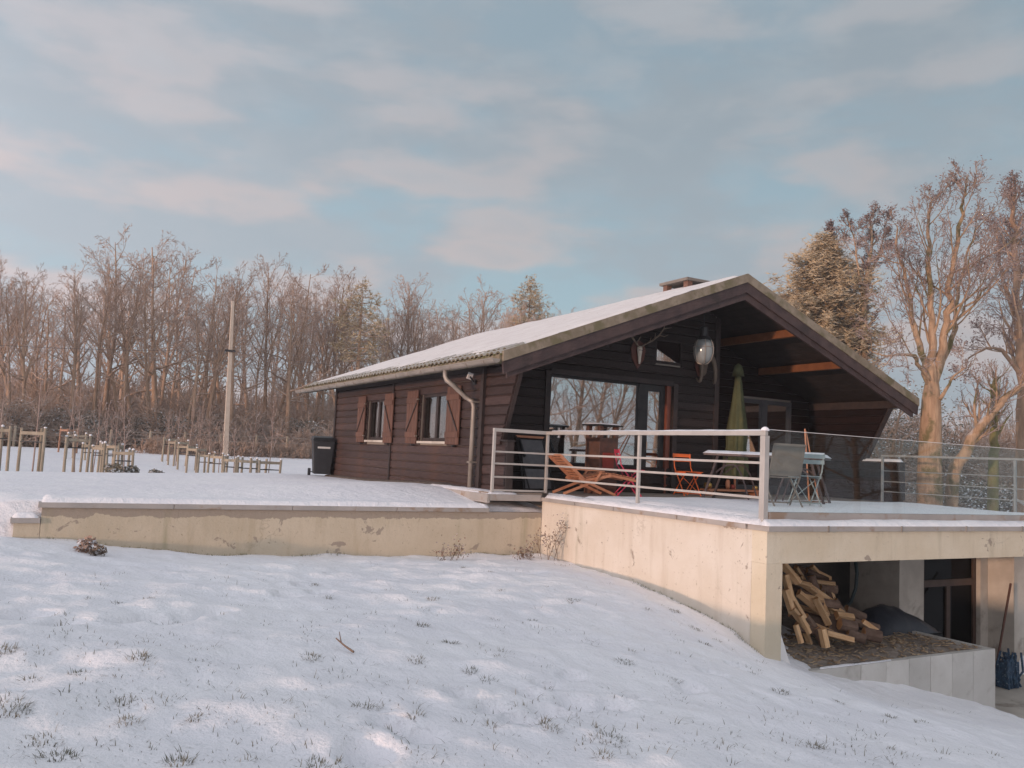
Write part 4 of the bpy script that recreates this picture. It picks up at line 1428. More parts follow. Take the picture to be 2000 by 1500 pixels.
MB().tube([(.178 * math.cos(a), .178 * math.sin(a), .06) for a in np.linspace(0, 2 * math.pi, 21)], .008, 5).obj('cage_ring', M_ZINC, t)
MB().tube([(0, 0, .43), (0, 0, ztop)], .008, 6).obj('cord', M_BLACK, t)
MB().lathe([(.05, 0), (.05, .03)], (0, 0, ztop - .035), 10).obj('ceiling_rose', M_BLACKM, t)

# deer skull on a shield
sk = at(1246, 692, 1, YG - .06)
t = thing('deer_skull', 'white deer skull with branching antlers on a dark wooden shield', 'trophy', (float(sk[0]), YG - .043, float(sk[2])))
sh = [(-.13, .24), (0, .29), (.13, .24), (.19, .10), (.15, -.10), (.06, -.22), (0, -.30), (-.06, -.22), (-.15, -.10), (-.19, .10)]
MB().prism(sh, 'y', -.03, 0).obj('shield', M_SHIELD, t, bevel=.008)
vs, fs = [], []
rings = [(.16, .055, .05), (.10, .068, .07), (.02, .05, .07), (-.06, .036, .06), (-.16, .026, .045), (-.20, .012, .03)]
for z, wx_, dy in rings:
    for k in range(8):
        a = 2 * math.pi * k / 8
        vs.append((wx_ * math.cos(a), -.07 - dy * .6 * math.sin(a), z))
for r in range(len(rings) - 1):
    for k in range(8):
        fs.append((r * 8 + k, r * 8 + (k + 1) % 8, r * 8 + 8 + (k + 1) % 8, r * 8 + 8 + k))
fs += [tuple(range(8)), tuple(range(40, 48))]
MB().add(vs, fs).obj('skull', M_BONE, t, True)
for s in (-1, 1):
    MB().tube([(s * .03, -.112, .07), (s * .03, -.114, .085)], .017, 8).obj('eye_socket', M_BLACK, t)
    main = [(s * .04, -.07, .15), (s * .12, -.10, .22), (s * .26, -.15, .30), (s * .40, -.18, .42), (s * .50, -.2, .56), (s * .53, -.2, .68)]
    a_ = MB().tube(main, [.02, .02, .018, .016, .013, .005], 7)
    a_.tube([main[1], (s * .14, -.22, .27), (s * .13, -.26, .34)], [.014, .011, .004], 6)
    a_.tube([main[3], (s * .50, -.22, .40), (s * .58, -.25, .44)], [.013, .011, .004], 6)
    a_.tube([main[4], (s * .58, -.24, .58), (s * .66, -.25, .60)], [.012, .010, .004], 6)
    a_.tube([main[2], (s * .24, -.25, .36), (s * .22, -.28, .43)], [.012, .010, .004], 6)
    a_.obj('antler', M_ANT, t, True)
# curled ram horns lower at the corner of the gable wall
sk = at(1370, 712, 1, YG - .08)
t = thing('ram_horns', 'pair of curled brown ram horns mounted on the gable wall under the lamp', 'trophy', (float(sk[0]), YG - .043, float(sk[2]) - .03))
t.scale = (1.35, 1.2, 1.35)
MB().prism([(-.1, .15), (.1, .15), (.12, 0), (.05, -.17), (-.05, -.17), (-.12, 0)], 'y', -.03, 0).obj('shield', M_SHIELD, t, bevel=.006)
MB().lathe([(.02, -.16), (.05, -.12), (.07, 0), (.08, .08), (.04, .14)], (0, -.085, 0), 10).obj('head', M_FUR, t, True)
for s in (-1, 1):
    pts = [(s * (.05 + .15 * u + .03 * math.sin(u * 5)), -.10 - .12 * math.sin(u * 3.0), .10 + .18 * math.cos(u * 4.4 - .2) - .14 * u - .08) for u in np.linspace(0, 1, 12)]
    MB().tube(pts, [.05 - .036 * i / 11 for i in range(12)], 9).obj('horn', M_FUR, t, True)

# ------------------------------------------------------------------ in the wood store
RL = random.Random(5)


def log_mesh(kind, r, ln):
    mb = MB()
    if kind == 'split':
        poly = [(RL.uniform(-.3, .3) * r, -r * .8), (r * RL.uniform(.8, 1.1), RL.uniform(-.1, .3) * r), (r * .62, r * RL.uniform(.5, .7)), (-r * .1, r * RL.uniform(.65, .85)), (-r * RL.uniform(.7, 1), r * RL.uniform(.0, .3))]
        n = 5
        v = [(-ln / 2, a, b) for a, b in poly] + [(ln / 2, a * RL.uniform(.9, 1.08), b * RL.uniform(.9, 1.08)) for a, b in poly]
        mb.add(v, [tuple(range(n - 1, -1, -1)), tuple(range(n, 2 * n))], 2)
        for i in range(n):
            mb.add([v[i], v[(i + 1) % n], v[(i + 1) % n + n], v[i + n]], [(0, 1, 2, 3)], 1 if i in (2,) else 0)
    else:
        n = 10
        pol = [(r * (1 + RL.uniform(-.1, .1)) * math.cos(2 * math.pi * k / n), r * (1 + RL.uniform(-.1, .1)) * math.sin(2 * math.pi * k / n)) for k in range(n)]
        v = [(-ln / 2, a, b) for a, b in pol] + [(ln / 2, a, b) for a, b in pol]
        mb.add(v, [tuple(range(n - 1, -1, -1)), tuple(range(n, 2 * n))], 2)
        for i in range(n):
            mb.add([v[i], v[(i + 1) % n], v[(i + 1) % n + n], v[i + n]], [(0, 1, 2, 3)], 1)
    return mb


# (pixel x, y, length px, slope in degrees on the picture, kind, radius, depth y, label)
_rl = random.Random(77)
LOGS = [
    (1601, 1122, 40, 25, 'split', .075, 8.75, 'split log with a brown upper side at the very top of the woodpile'),
    (1575, 1118, 44, 18, 'round', .07, 8.85, 'bark covered log lying at the back of the pile top'),
    (1607, 1138, 42, 4, 'split', .07, 8.55, 'pale split log lying nearly level near the top of the pile'),
    (1617, 1148, 30, 8, 'round', .085, 8.65, 'log with a round orange end just below the level pale split log'),
    (1601, 1160, 66, 29, 'split', .095, 8.45, 'biggest pale split log sloping down to the right across the pile'),
    (1587, 1180, 64, 36, 'split', .085, 8.35, 'long split log with rough edges below the biggest pale one'),
    (1628, 1186, 40, 27, 'split', .075, 8.35, 'short pale split log at the right end of the sloping logs'),
    (1606, 1194, 52, 58, 'split', .07, 8.2, 'split log standing steeply with its pale end pointing down'),
    (1592, 1172, 40, 15, 'split', .06, 8.6, 'thin split log tucked under the biggest pale one'),
    (1545, 1120, 44, 48, 'split', .08, 8.3, 'split log leaning against the left wall at the top of the pile'),
    (1540, 1148, 46, 80, 'split', .085, 8.25, 'upright orange split log against the left wall'),
    (1541, 1175, 44, 70, 'split', .08, 8.2, 'upright pale log just above the white board'),
    (1557, 1186, 44, 60, 'split', .08, 8.25, 'steep split log right beside the upright pale log'),
    (1562, 1208, 40, 50, 'split', .075, 8.1, 'split log with a broad pale face right of the white board'),
    (1572, 1220, 34, 62, 'split', .055, 8.0, 'small wedge of orange wood low on the left of the pile'),
    (1650, 1204, 30, 6, 'split', .095, 8.1, 'orange log end lying upper one of the stacked pair'),
    (1655, 1222, 28, 10, 'round', .095, 8.05, 'split orange log end lower one of the stacked pair'),
    (1606, 1218, 70, 6, 'round', .10, 8.35, 'thick bark covered log lying level at the foot of the pile'),
    (1640, 1243, 50, 12, 'split', .08, 7.85, 'clean pale split log lying out on the soil in front'),
    (1610, 1246, 18, 80, 'split', .085, 7.8, 'short stump end left of the clean pale log on the soil'),
    (1672, 1243, 26, 15, 'round', .085, 7.95, 'half round log with a curved bark back right of the pale log'),
    (1703, 1241, 24, 10, 'round', .10, 7.95, 'round yellow log end furthest right on the soil'),
    (1692, 1220, 44, 14, 'round', .07, 8.4, 'dark bark log behind the yellow log end'),
    (1670, 1198, 36, 22, 'round', .085, 8.5, 'dark bark log behind the stacked orange pair'),
    (1560, 1238, 22, 75, 'split', .06, 7.9, 'narrow pale wedge on the soil beside the white board'),
    (1700, 1222, 14, 30, 'split', .055, 8.0, 'small pale chunk resting on the yellow log end'),
    (1580, 1228, 46, 10, 'round', .09, 8.3, 'rough bark log at the lower left under the steep split logs'),
    (1585, 1200, 46, 20, 'round', .09, 8.6, 'shaded bark log deep in the middle of the pile'),
    (1620, 1205, 46, 15, 'round', .09, 8.65, 'shaded bark log deep in the pile behind the steep one'),
    (1565, 1160, 46, 25, 'round', .09, 8.8, 'shaded bark log at the back left of the pile'),
]
for _k in range(34):
    _u = _rl.random()
    _py = 1118 + 125 * _u
    _px = _rl.uniform(1540, 1600 + 95 * _u ** 1.3)
    LOGS.append((_px, _py, _rl.uniform(28, 48), _rl.choice((_rl.uniform(5, 35), _rl.uniform(40, 75))), _rl.choice(('split', 'split', 'round')), _rl.uniform(.05, .08), 8.5 + .3 * _rl.random() - .35 * _u, 'small split log lying among others deeper in the woodpile'))
for px, py, lpx, dg, kind, r, y, lab in LOGS:
    c = at(px, py, 1, y)
    dpt = float(np.dot(c, CF))
    ln = max(.24, lpx * dpt / FPX * 1.1)
    r *= .86
    o = log_mesh(kind, r, ln).obj('firewood_log', [M_SPLIT, M_BARK, M_END], None)
    a = math.radians(dg)
    # picture slope turned into a direction in the x-z plane, with some of it towards the back
    dirv = Vector((math.cos(a) * .86, -.5 * math.cos(a) + RL.uniform(-.15, .15), -math.sin(a)))
    rot = dirv.to_track_quat('X', 'Z') @ Matrix.Rotation(RL.uniform(-.5, .5) if kind == 'split' else 0, 4, 'X').to_quaternion()
    o.rotation_mode = 'QUATERNION'
    o.rotation_quaternion = rot
    low = min((rot @ Vector(v.co)).z for v in o.data.vertices)
    zz = max(float(c[2]), bed_z(float(c[0]), y) - low - .02)
    o.location = (float(c[0]), y, zz)
    tag(o, lab, 'log', 'firewood logs in the store')
# white board leaning at the column
a, b = at(1531, 1188, 1, 7.62), at(1558, 1302, 1, 7.40)
wb = thing('white_board', 'narrow white board leaning against the column at the foot of the woodpile', 'board', (float(b[0]) - .06, 7.42, -2.5), world=True)
MB().add([(7.945, 7.62, -1.72), (8.12, 7.62, -1.72), (8.15, 7.60, -1.85), (8.235, 7.385, -2.5), (7.955, 7.385, -2.5), (7.945, 7.65, -1.72), (8.12, 7.65, -1.72), (8.15, 7.63, -1.85), (8.235, 7.415, -2.5), (7.955, 7.415, -2.5)],
         [(0, 1, 2, 3, 4), (9, 8, 7, 6, 5), (0, 5, 6, 1), (1, 6, 7, 2), (2, 7, 8, 3), (3, 8, 9, 4), (4, 9, 5, 0)]).obj('panel', M_WHITEB, wb)
# hose hanging inside, tarpaulin heap, shovel, blue net
pts = [at(p, q, 1, 9.6) for p, q in ((1671, 1098), (1674, 1120), (1671, 1150), (1662, 1175), (1650, 1188), (1640, 1196))]
o = MB().tube([tuple(p) for p in pts], .028, 8).obj('garden_hose', mat('hose_rubber', (.03, .055, .06), None, 4, .5), None, True)
tag(o, 'dark garden hose hanging in a curve behind the woodpile', 'hose')
vs, fs = [], []
na, nbb = 26, 12
cxx, cyy = float(at(1732, 1215, 1, 9.0)[0]), 9.0
for i in range(na):
    u = i / (na - 1) * 2 - 1
    for j in range(nbb):
        v_ = j / (nbb - 1) * 2 - 1
        hgt = max(0, (1 - abs(u) ** 2.2) * (1 - v_ * v_)) ** .6
        x = cxx + u * .62 + (.35 * (u - .3) if u > .3 else 0)
        y = cyy + v_ * .38
        vs.append((x, y, BEDZ - .06 + .36 * hgt * (1.1 - .25 * u) + .07 * hgt * float(vnoise(x, y, .18, 8))))
for i in range(na - 1):
    for j in range(nbb - 1):
        fs.append((i * nbb + j, i * nbb + j + 1, (i + 1) * nbb + j + 1, (i + 1) * nbb + j))
tag(MB().add(vs, fs).obj('tarpaulin_heap', M_TARP, None, True), 'heap of dark blue tarpaulin lying behind the soil bed', 'tarpaulin')
a, b = at(1974, 1140, 1, 8.75), at(1949, 1285, 1, 8.5)
b2 = a + (b - a) * ((-3.42 - a[2]) / (b[2] - a[2]))
sv = thing('garden_shovel', 'garden shovel with a long reddish handle leaning on the pale concrete wall', 'shovel', tuple(b2), world=True)
MB().tube([tuple(a), tuple(a + (b2 - a) * .86)], .02, 8).obj('shaft', M_RUST, sv)
e = a + (b2 - a) * .84
d_ = (b2 - a) / np.linalg.norm(b2 - a)
MB().bar(tuple(e), tuple(b2), .2, .02, up=(0, 1, 0)).obj('blade', M_BLACKM, sv)
nx_ = float(at(1968, 1340, 1, 8.3)[0])
bn = MB()
RB = random.Random(3)
for k in range(26):
    p = [(nx_ + RB.uniform(-.15, .15), 8.3 + RB.uniform(-.13, .13), -3.42 + RB.uniform(0, .1)) for _ in range(1)]
    base = Vector((nx_ + RB.uniform(-.17, .17), 8.3 + RB.uniform(-.12, .12), -3.40))
    path = [base + Vector((RB.uniform(-.05, .05), RB.uniform(-.04, .04), h)) for h in (0, .12, .25, .4, .5 + RB.uniform(-.05, .08))]
    bn.tube([tuple(q_) for q_ in path], .018, 5)
bn.box(nx_ - .16, nx_ + .16, 8.2, 8.4, -3.415, -3.0)
tag(bn.obj('blue_net_bundle', M_BLUEN, None), 'bundle of blue netting standing on the step below the shovel', 'net')

# ------------------------------------------------------------------ wheelie bin
bp = at(627, 930, 1, 22.3)
t = thing('wheelie_bin', 'black wheelie bin with a pale handle bar beside the far corner of the cabin', 'bin', (float(bp[0]), 22.3, gz(float(bp[0]), 22.3)), math.radians(-12))
vs = []
for z, wx_, wy in ((.06, .22, .25), (.95, .29, .34)):
    vs += [(-wx_, -wy, z), (wx_, -wy, z), (wx_, wy, z), (-wx_, wy, z)]
MB().add(vs, [(3, 2, 1, 0), (4, 5, 6, 7), (0, 1, 5, 4), (1, 2, 6, 5), (2, 3, 7, 6), (3, 0, 4, 7)]).obj('body', M_BLACK, t, bevel=.02)
MB().add([(-.31, -.37, .95), (.31, -.37, .95), (.31, .38, .95), (-.31, .38, .95), (-.27, -.3, 1.03), (.27, -.3, 1.03), (.29, .37, 1.08), (-.29, .37, 1.08)], [(3, 2, 1, 0), (4, 5, 6, 7), (0, 1, 5, 4), (1, 2, 6, 5), (2, 3, 7, 6), (3, 0, 4, 7)]).obj('lid', M_BLACK, t, bevel=.015)
MB().box(-.16, .17, -.335, -.315, .74, .79).obj('handle_bar', M_TAG, t)
for s in (-1, 1):
    m_ = MB().tube([(s * .27, .26, .1), (s * .34, .26, .1)], .1, 14)
    m_.obj('wheel', M_BLACK, t)
MB().tube([(-.28, .26, .1), (.28, .26, .1)], .015, 6).obj('axle', M_BLACKM, t)


# ------------------------------------------------------------------ trees
def seg_mesh(name, P0, P1, R0, R1, m, n=3):
    P0, P1, R0, R1 = (np.asarray(a, float) for a in (P0, P1, R0, R1))
    d = P1 - P0
    d /= np.linalg.norm(d, axis=1, keepdims=True) + 1e-9
    ref = np.where(np.abs(d[:, 2:3]) > .9, np.array([[1., 0, 0]]), np.array([[0, 0, 1.]]))
    s = np.cross(d, ref)
    s /= np.linalg.norm(s, axis=1, keepdims=True) + 1e-9
    q = np.cross(s, d)
    k = len(P0)
    ang = 2 * np.pi * np.arange(n) / n
    ring = s[:, None, :] * np.cos(ang)[None, :, None] + q[:, None, :] * np.sin(ang)[None, :, None]
    V = np.concatenate([P0[:, None] + ring * R0[:, None, None], P1[:, None] + ring * R1[:, None, None]], 1).reshape(-1, 3)
    base = (np.arange(k) * 2 * n)[:, None, None]
    i = np.arange(n)
    quad = np.stack([i, (i + 1) % n, (i + 1) % n + n, i + n], -1)[None]
    F = (base + quad).reshape(-1)
    return np_mesh(name, V, F, 4, m, n > 3)


class Tree:
    def __init__(self, seed):
        self.r = random.Random(seed)
        self.big, self.small, self.tips = [], [], []

    def branch(self, p, d, ln, rad, lev, maxlev, spec):
        r = self.r
        n = max(2, spec['segs'][min(lev, 4)])
        pts, rs = [Vector(p)], [rad]
        d = Vector(d).normalized()
        wob = spec['wobble'] * (1 if lev else spec.get('trunk_wobble', .35))
        for i in range(n):
            d = (d + Vector((r.gauss(0, wob), r.gauss(0, wob), r.gauss(0, wob) + spec['up'][min(lev, 4)]))).normalized()
            pts.append(pts[-1] + d * (ln / n))
            rs.append(max(rad * (1 - (i + 1) / n * (.78 if lev else spec.get('taper', .85))), spec['min_r']))
        if lev < 2:
            self.big.append((pts, rs, lev))
        else:
            for i in range(n):
                self.small.append((pts[i], pts[i + 1], rs[i], rs[i + 1]))
        if lev >= maxlev:
            self.tips.append(pts[-1])
            return
        cnt = spec['kids'][lev]
        lo = spec['start'][min(lev, 4)]
        for k in range(cnt):
            u = lo + (1 - lo) * ((k + r.random()) / cnt)
            x = u * n
            i = min(int(x), n - 1)
            q = pts[i].lerp(pts[i + 1], x - i)
            dd = (pts[i + 1] - pts[i]).normalized()
            az = r.uniform(0, 2 * math.pi) if lev else k * 2.4 + r.uniform(-.5, .5)
            side = dd.orthogonal().normalized()
            side = Matrix.Rotation(az, 3, dd) @ side
            a = math.radians(r.uniform(*spec['angle'][min(lev, 4)]))
            nd = dd * math.cos(a) + side * math.sin(a)
            ratio = spec['ratio'][min(lev, 4)] * r.uniform(.75, 1.2)
            prof = (1.15 - .75 * (u - lo) / (1 - lo + 1e-6)) if lev == 0 else (1.1 - .6 * u)
            rr0 = rs[i] * (.5 if lev == 0 else .62)
            self.branch(q, nd, ln * ratio * prof, max(rr0, spec['min_r']), lev + 1, maxlev, spec)
        # the leader goes on
        self.tips.append(pts[-1])

    def parts(self, tm, cm, root, sides=8):
        tr, cr = MB(), None
        for pts, rs, lev in self.big:
            if lev == 0:
                tr.tube(pts, rs, sides, cap=True)
        P0 = [s[0] for s in self.small]
        P1 = [s[1] for s in self.small]
        R0 = [s[2] for s in self.small]
        R1 = [s[3] for s in self.small]
        t = tr.obj('trunk', tm, root, True)
        lim = MB()
        for pts, rs, lev in self.big:
            if lev == 1:
                lim.tube(pts, rs, 5, cap=False)
        if lim.v:
            lim.obj('limbs', tm, root, True)
        if P0:
            link('crown', seg_mesh('crown', P0, P1, R0, R1, cm), root)


FOREST_SPECS = [
    dict(segs=(12, 6, 4, 3, 2), kids=(20, 5, 4, 2), start=(.34, .25, .2, .2, .2), angle=((35, 65), (30, 55), (25, 55), (25, 60), (25, 60)), ratio=(.30, .5, .52, .55, .5), up=(.03, .06, .04, .02, 0), wobble=.12, min_r=.011),
    dict(segs=(12, 6, 4, 3, 2), kids=(16, 6, 4, 2), start=(.40, .3, .2, .2, .2), angle=((22, 45), (25, 50), (25, 55), (25, 60), (25, 60)), ratio=(.36, .5, .5, .55, .5), up=(.03, .10, .06, .03, 0), wobble=.13, min_r=.011),
    dict(segs=(12, 7, 5, 3, 2), kids=(14, 6, 5, 2), start=(.28, .25, .2, .2, .2), angle=((45, 80), (30, 60), (25, 60), (25, 60), (25, 60)), ratio=(.36, .5, .5, .5, .5), up=(.02, .05, .04, .02, 0), wobble=.19, min_r=.011),
    dict(segs=(14, 5, 4, 3, 2), kids=(20, 4, 4, 2), start=(.5, .25, .2, .2, .2), angle=((30, 60), (30, 55), (25, 55), (25, 60), (25, 60)), ratio=(.22, .5, .52, .55, .5), up=(.02, .08, .05, .02, 0), wobble=.13, min_r=.011, trunk_wobble=.25),
]


def skyline(px):
    return float(np.interp(px, [-80, 0, 60, 130, 200, 250, 300, 350, 390, 450, 520, 560, 610, 690, 740, 800, 870, 930, 980, 1020, 1100, 1180, 1240, 1320],
                           [500, 492, 505, 530, 425, 520, 438, 520, 495, 540, 500, 545, 515, 560, 550, 540, 565, 535, 565, 560, 580, 590, 560, 575]))


PROTO_H = 14.0
protos = []
for i in range(8):
    T = Tree(100 + i)
    sp = FOREST_SPECS[i % 4]
    T.branch((0, 0, -.3), (T.r.uniform(-.06, .06), T.r.uniform(-.06, .06), 1), PROTO_H, .20 + .03 * (i % 3), 0, 4, sp)
    root = thing('bare_tree', 'x', 'tree')
    T.parts(M_TRUNK, M_TWIG, root)
    # true height of this one
    zmax = max(p.z for p in T.tips)
    protos.append((root, zmax))
RF = random.Random(11)
spots = []
SPECIAL = [(200, 62, 0, 'tallest bare tree of the wood on the left with a broad open crown'), (300, 64, 2, 'tall bare tree with crooked forked limbs right of the tallest one'), (235, 60, 3, 'dark slim trunk between the two tallest bare trees'),
           (388, 61, 0, 'broad bare tree with an orange lit trunk left of the concrete pole'), (520, 66, 1, 'slanting slender bare tree just right of the concrete pole'), (560, 58, 2, 'bare tree with snowy low limbs right of the concrete pole'),
           (610, 64, 1, 'twin stemmed slender bare tree above the left end of the roof'), (930, 70, 0, 'bare tree with a rounded crown above the middle of the cabin roof'), (800, 68, 1, 'dense bare tree right of the round crowned pine'),
           (20, 62, 1, 'leftmost tall bare tree at the picture edge of the wood')]
for px, y, k, lab in SPECIAL:
    spots.append((px, y, k, skyline(px), lab))
for i in range(46):
    px = -40 + 1320 * (i + RF.random()) / 46
    y = RF.uniform(57, 72)
    spots.append((px, y, RF.randrange(8), skyline(px) + RF.uniform(5, 75), None))
for i in range(60):
    px = -60 + 1400 * (i + RF.random()) / 60
    spots.append((px, RF.uniform(74, 100), RF.randrange(8), skyline(px) + RF.uniform(0, 70), None))
LM = [(0, 'the left picture edge'), (71, 'the nearest stake frame'), (135, 'the reddish stake frame'), (186, 'the middle of the left stakes'), (228, 'the small snowy shrub'), (264, 'the gap between the stake groups'), (304, 'the small dark clump'),
      (347, 'the back of the right stake row'), (410, 'the middle of the right stake row'), (441, 'the concrete pole'), (488, 'the right stakes'), (525, 'the last stake frame'), (590, 'the gutter end'), (627, 'the wheelie bin'), (690, 'the round crowned pine'),
      (735, 'the smaller side window'), (800, 'the middle of the long eaves'), (850, 'the nearer side window'), (925, 'the downpipe'), (975, 'the floodlight'), (1022, 'the layered pine'), (1090, 'the curtain of the big window'), (1175, 'the outdoor fireplace'), (1245, 'the deer skull')]
SHP = ['straight slim', 'upswept narrow', 'crooked spreading', 'high crowned']
seen = set()
used = set()
for px, y, k, top, lab in spots:
    if lab is None and y < 73:
        lp_, ln_ = min(LM, key=lambda q_: abs(q_[0] - px))
        rel_ = 'straight behind' if abs(px - lp_) < 9 else ('a little left of' if px < lp_ else 'a little right of')
        for wd in ('', 'taller ', 'shorter ', 'thinner ', 'paler '):
            lab = f'{wd}{SHP[k % 4]} bare tree {rel_} {ln_}'
            if lab not in seen:
                break
        seen.add(lab)
    base = at(px, 860, 1, y)
    x = float(base[0])
    z0 = gz(x, y)
    ztop = float(at(px, top, 1, y)[2])
    root, zm = protos[k]
    o = root if k not in used else copy_tree(root)
    used.add(k)
    s = (ztop - z0) / zm
    o.location = (x, y, z0)
    o.rotation_euler = (0, 0, RF.uniform(0, 6.28))
    w_ = RF.uniform(.8, 1.0)
    o.scale = (max(s * w_, .6), max(s * w_, .6), s)
    o['group'] = 'bare trees of the wood beyond the field'
    o['label'] = lab or ('slender bare winter tree standing in the wood beyond the snowy field' if y < 73 else 'bare winter tree deep in the wood behind the front row')
for k, (root, zm) in enumerate(protos):
    if k not in used:
        root.location = (20, 80, gz(20, 80))
        root['label'] = 'bare winter tree deep in the wood behind the front row'
        root['group'] = 'bare trees of the wood beyond the field'


def pine(name, label, loc, height, width, trunk_r, seed, bare=.3, dens=1.0, round_top=True, cl=1.0):
    """conifer: trunk, whorled branches and many small needle tufts"""
    r = random.Random(seed)
    t = thing(name, label, 'tree', loc)
    MB().tube([(0, 0, -.3), (.05, 0, height * .35), (0, .05, height * .7), (0, 0, height * .97)], [trunk_r, trunk_r * .8, trunk_r * .45, .03], 9).obj('trunk', M_TRUNK, t, True)
    lim, V, F = MB(), [], []
    nlev = int(height * (1 - bare) / .42)
    for i in range(nlev):
        u = i / (nlev - 1)
        z = height * (bare + (1 - bare) * u)
        env = ((1 - u ** 4.5) ** .8 * (.85 + .15 * math.sin(u * 3.1)) if round_top else (1 - u ** 1.5) ** .8)
        env = max(.16, env) * width / 2
        nb = max(4, int(7 * dens))
        for k in range(nb):
            a = 2 * math.pi * (k + r.random()) / nb + i
            ln = env * r.uniform(.55, 1.18) * (1 + .22 * math.sin(i * .9 + seed) * math.cos(a * 2))
            tip = Vector((math.cos(a) * ln, math.sin(a) * ln, z + ln * r.uniform(-.08, .34) - .25 * max(0, ln - width * .3)))
            lim.tube([(0, 0, z), tuple(tip * .5 + Vector((0, 0, z * .5 - .04 * ln))), tuple(tip)], [.05 * (1.1 - u), .03 * (1.1 - u) + .006, .01], 4, cap=False)
            nt2 = max(4, int(ln * 9 * dens))
            for q in range(nt2):
                w = r.uniform(.3, 1.05)
                c = Vector((0, 0, z)).lerp(tip, w) + Vector((r.gauss(0, .2), r.gauss(0, .2), r.gauss(.05, .22)))
                for b in range(5):
                    dv = Vector((r.gauss(0, 1), r.gauss(0, 1), r.gauss(.55, .8))).normalized()
                    sv_ = dv.orthogonal().normalized() * .022 * cl
                    L_ = r.uniform(.14, .28) * cl
                    j = len(V)
                    V += [tuple(c - sv_), tuple(c + sv_), tuple(c + dv * L_)]
                    F += [j, j + 1, j + 2]
    lim.obj('limbs', M_TRUNK, t)
    link('crown', np_mesh('crown', np.array(V), np.array(F), 3, M_NEEDLE), t)
    return t


def pine_at(px, y, top, wpx, label, seed, **kw):
    b = at(px, 860, 1, y)
    x = float(b[0])
    z0 = gz(x, y)
    zt = float(at(px, top, 1, y)[2])
    dpt = float(np.dot(b, CF))
    return pine('pine_tree', label, (x, y, z0), zt - z0, wpx * dpt / FPX, .24, seed, **kw)


pine_at(690, 59, 553, 120, 'brownish pine with a round crown rising above the left eaves', 1, bare=.55, dens=.9, cl=1.5)
pine_at(1022, 62, 548, 112, 'dark pine with layered branches behind the middle of the roof', 2, bare=.42, dens=1.1, cl=1.6)
# right-hand pine
p = dep(1603, 800, 48)
pine('pine_tree', 'large bushy golden green pine behind the right slope of the roof', (float(p[0]), float(p[1]), gz(p[0], p[1])), float(dep(1603, 462, 48)[2]) - gz(p[0], p[1]), 6.5, .3, 3, bare=.26, dens=2.4, cl=1.5)

# big multi-stemmed tree on the right
SEEDM = M_SEED


def tips_mesh(tips, rnd, m, every=1.0, size=.07, n=3):
    V, F = [], []
    for p in tips:
        if rnd.random() > every:
            continue
        for b in range(n):
            c = p + Vector((rnd.gauss(0, .07), rnd.gauss(0, .07), rnd.gauss(0, .07)))
            a, q = Vector((rnd.gauss(0, 1), rnd.gauss(0, 1), rnd.gauss(0, 1))).normalized(), None
            q = a.orthogonal().normalized()
            j = len(V)
            V += [tuple(c - a * size), tuple(c + q * size * .7), tuple(c + a * size), tuple(c - q * size * .7)]
            F += [j, j + 1, j + 2, j + 3]
    return np_mesh('seed_clusters', np.array(V), np.array(F), 4, m)


def stem_tree(name, label, loc, stems, spec, tm, cm, seed, maxlev=4, seeds=.5, sides=9, base=None, seed_size=.07):
    """stems: list of (points relative to loc, r0, r1); branches grow from every stem"""
    T = Tree(seed)
    root = thing(name, label, 'tree', loc)
    tr = MB()
    if base:
        tr.tube(*base, 12)
    for pts, r0, r1 in stems:
        # smooth the drawn line
        P = [Vector(q) for q in pts]
        S = []
        for i in range(len(P) - 1):
            p0, p1, p2, p3 = P[max(i - 1, 0)], P[i], P[i + 1], P[min(i + 2, len(P) - 1)]
            for k in range(4):
                u = k / 4
                S.append(.5 * ((2 * p1) + (p2 - p0) * u + (2 * p0 - 5 * p1 + 4 * p2 - p3) * u * u + (3 * p1 - p0 - 3 * p2 + p3) * u ** 3))
        S.append(P[-1])
        n = len(S)
        R = [r0 + (r1 - r0) * (i / (n - 1)) ** .8 for i in range(n)]
        S = [q + Vector((T.r.gauss(0, .03), T.r.gauss(0, .03), 0)) for q in S]
        tr.tube(S, R, sides)
        ln = sum((S[i + 1] - S[i]).length for i in range(n - 1))
        cnt = int(spec['per_m'] * ln)
        for k in range(cnt):
            u = spec['from'] + (1 - spec['from']) * (k + T.r.random()) / cnt
            i = min(int(u * (n - 1)), n - 2)
            q = S[i].lerp(S[i + 1], u * (n - 1) - i)
            dd = (S[i + 1] - S[i]).normalized()
            side = Matrix.Rotation(T.r.uniform(0, 6.28), 3, dd) @ dd.orthogonal().normalized()
            a = math.radians(T.r.uniform(*spec['angle'][0]))
            T.branch(q, dd * math.cos(a) + side * math.sin(a), spec['blen'] * T.r.uniform(.5, 1.2) * (1.15 - spec.get('fade', .6) * u), max(R[i] * .4, spec['min_r'] * 1.5), 1, maxlev, spec)
        T.tips.append(S[-1])
    tr.obj('trunk', tm, root, True)
    lim = MB()
    for pts, rs, lev in T.big:
        lim.tube(pts, rs, 6, cap=False)
    lim.obj('limbs', tm, root, True)
    if T.small:
        link('crown', seg_mesh('crown', *zip(*T.small), cm) if False else seg_mesh('crown', [s[0] for s in T.small], [s[1] for s in T.small], [s[2] for s in T.small], [s[3] for s in T.small], cm), root)
    if seeds:
        link('seed_clusters', tips_mesh(T.tips, T.r, SEEDM, seeds, seed_size), root)['kind'] = 'stuff'
    return root


def rel(px, py, d, org):
    q = dep(px, py, d)
    return (q[0] - org[0], q[1] - org[1], q[2] - org[2])


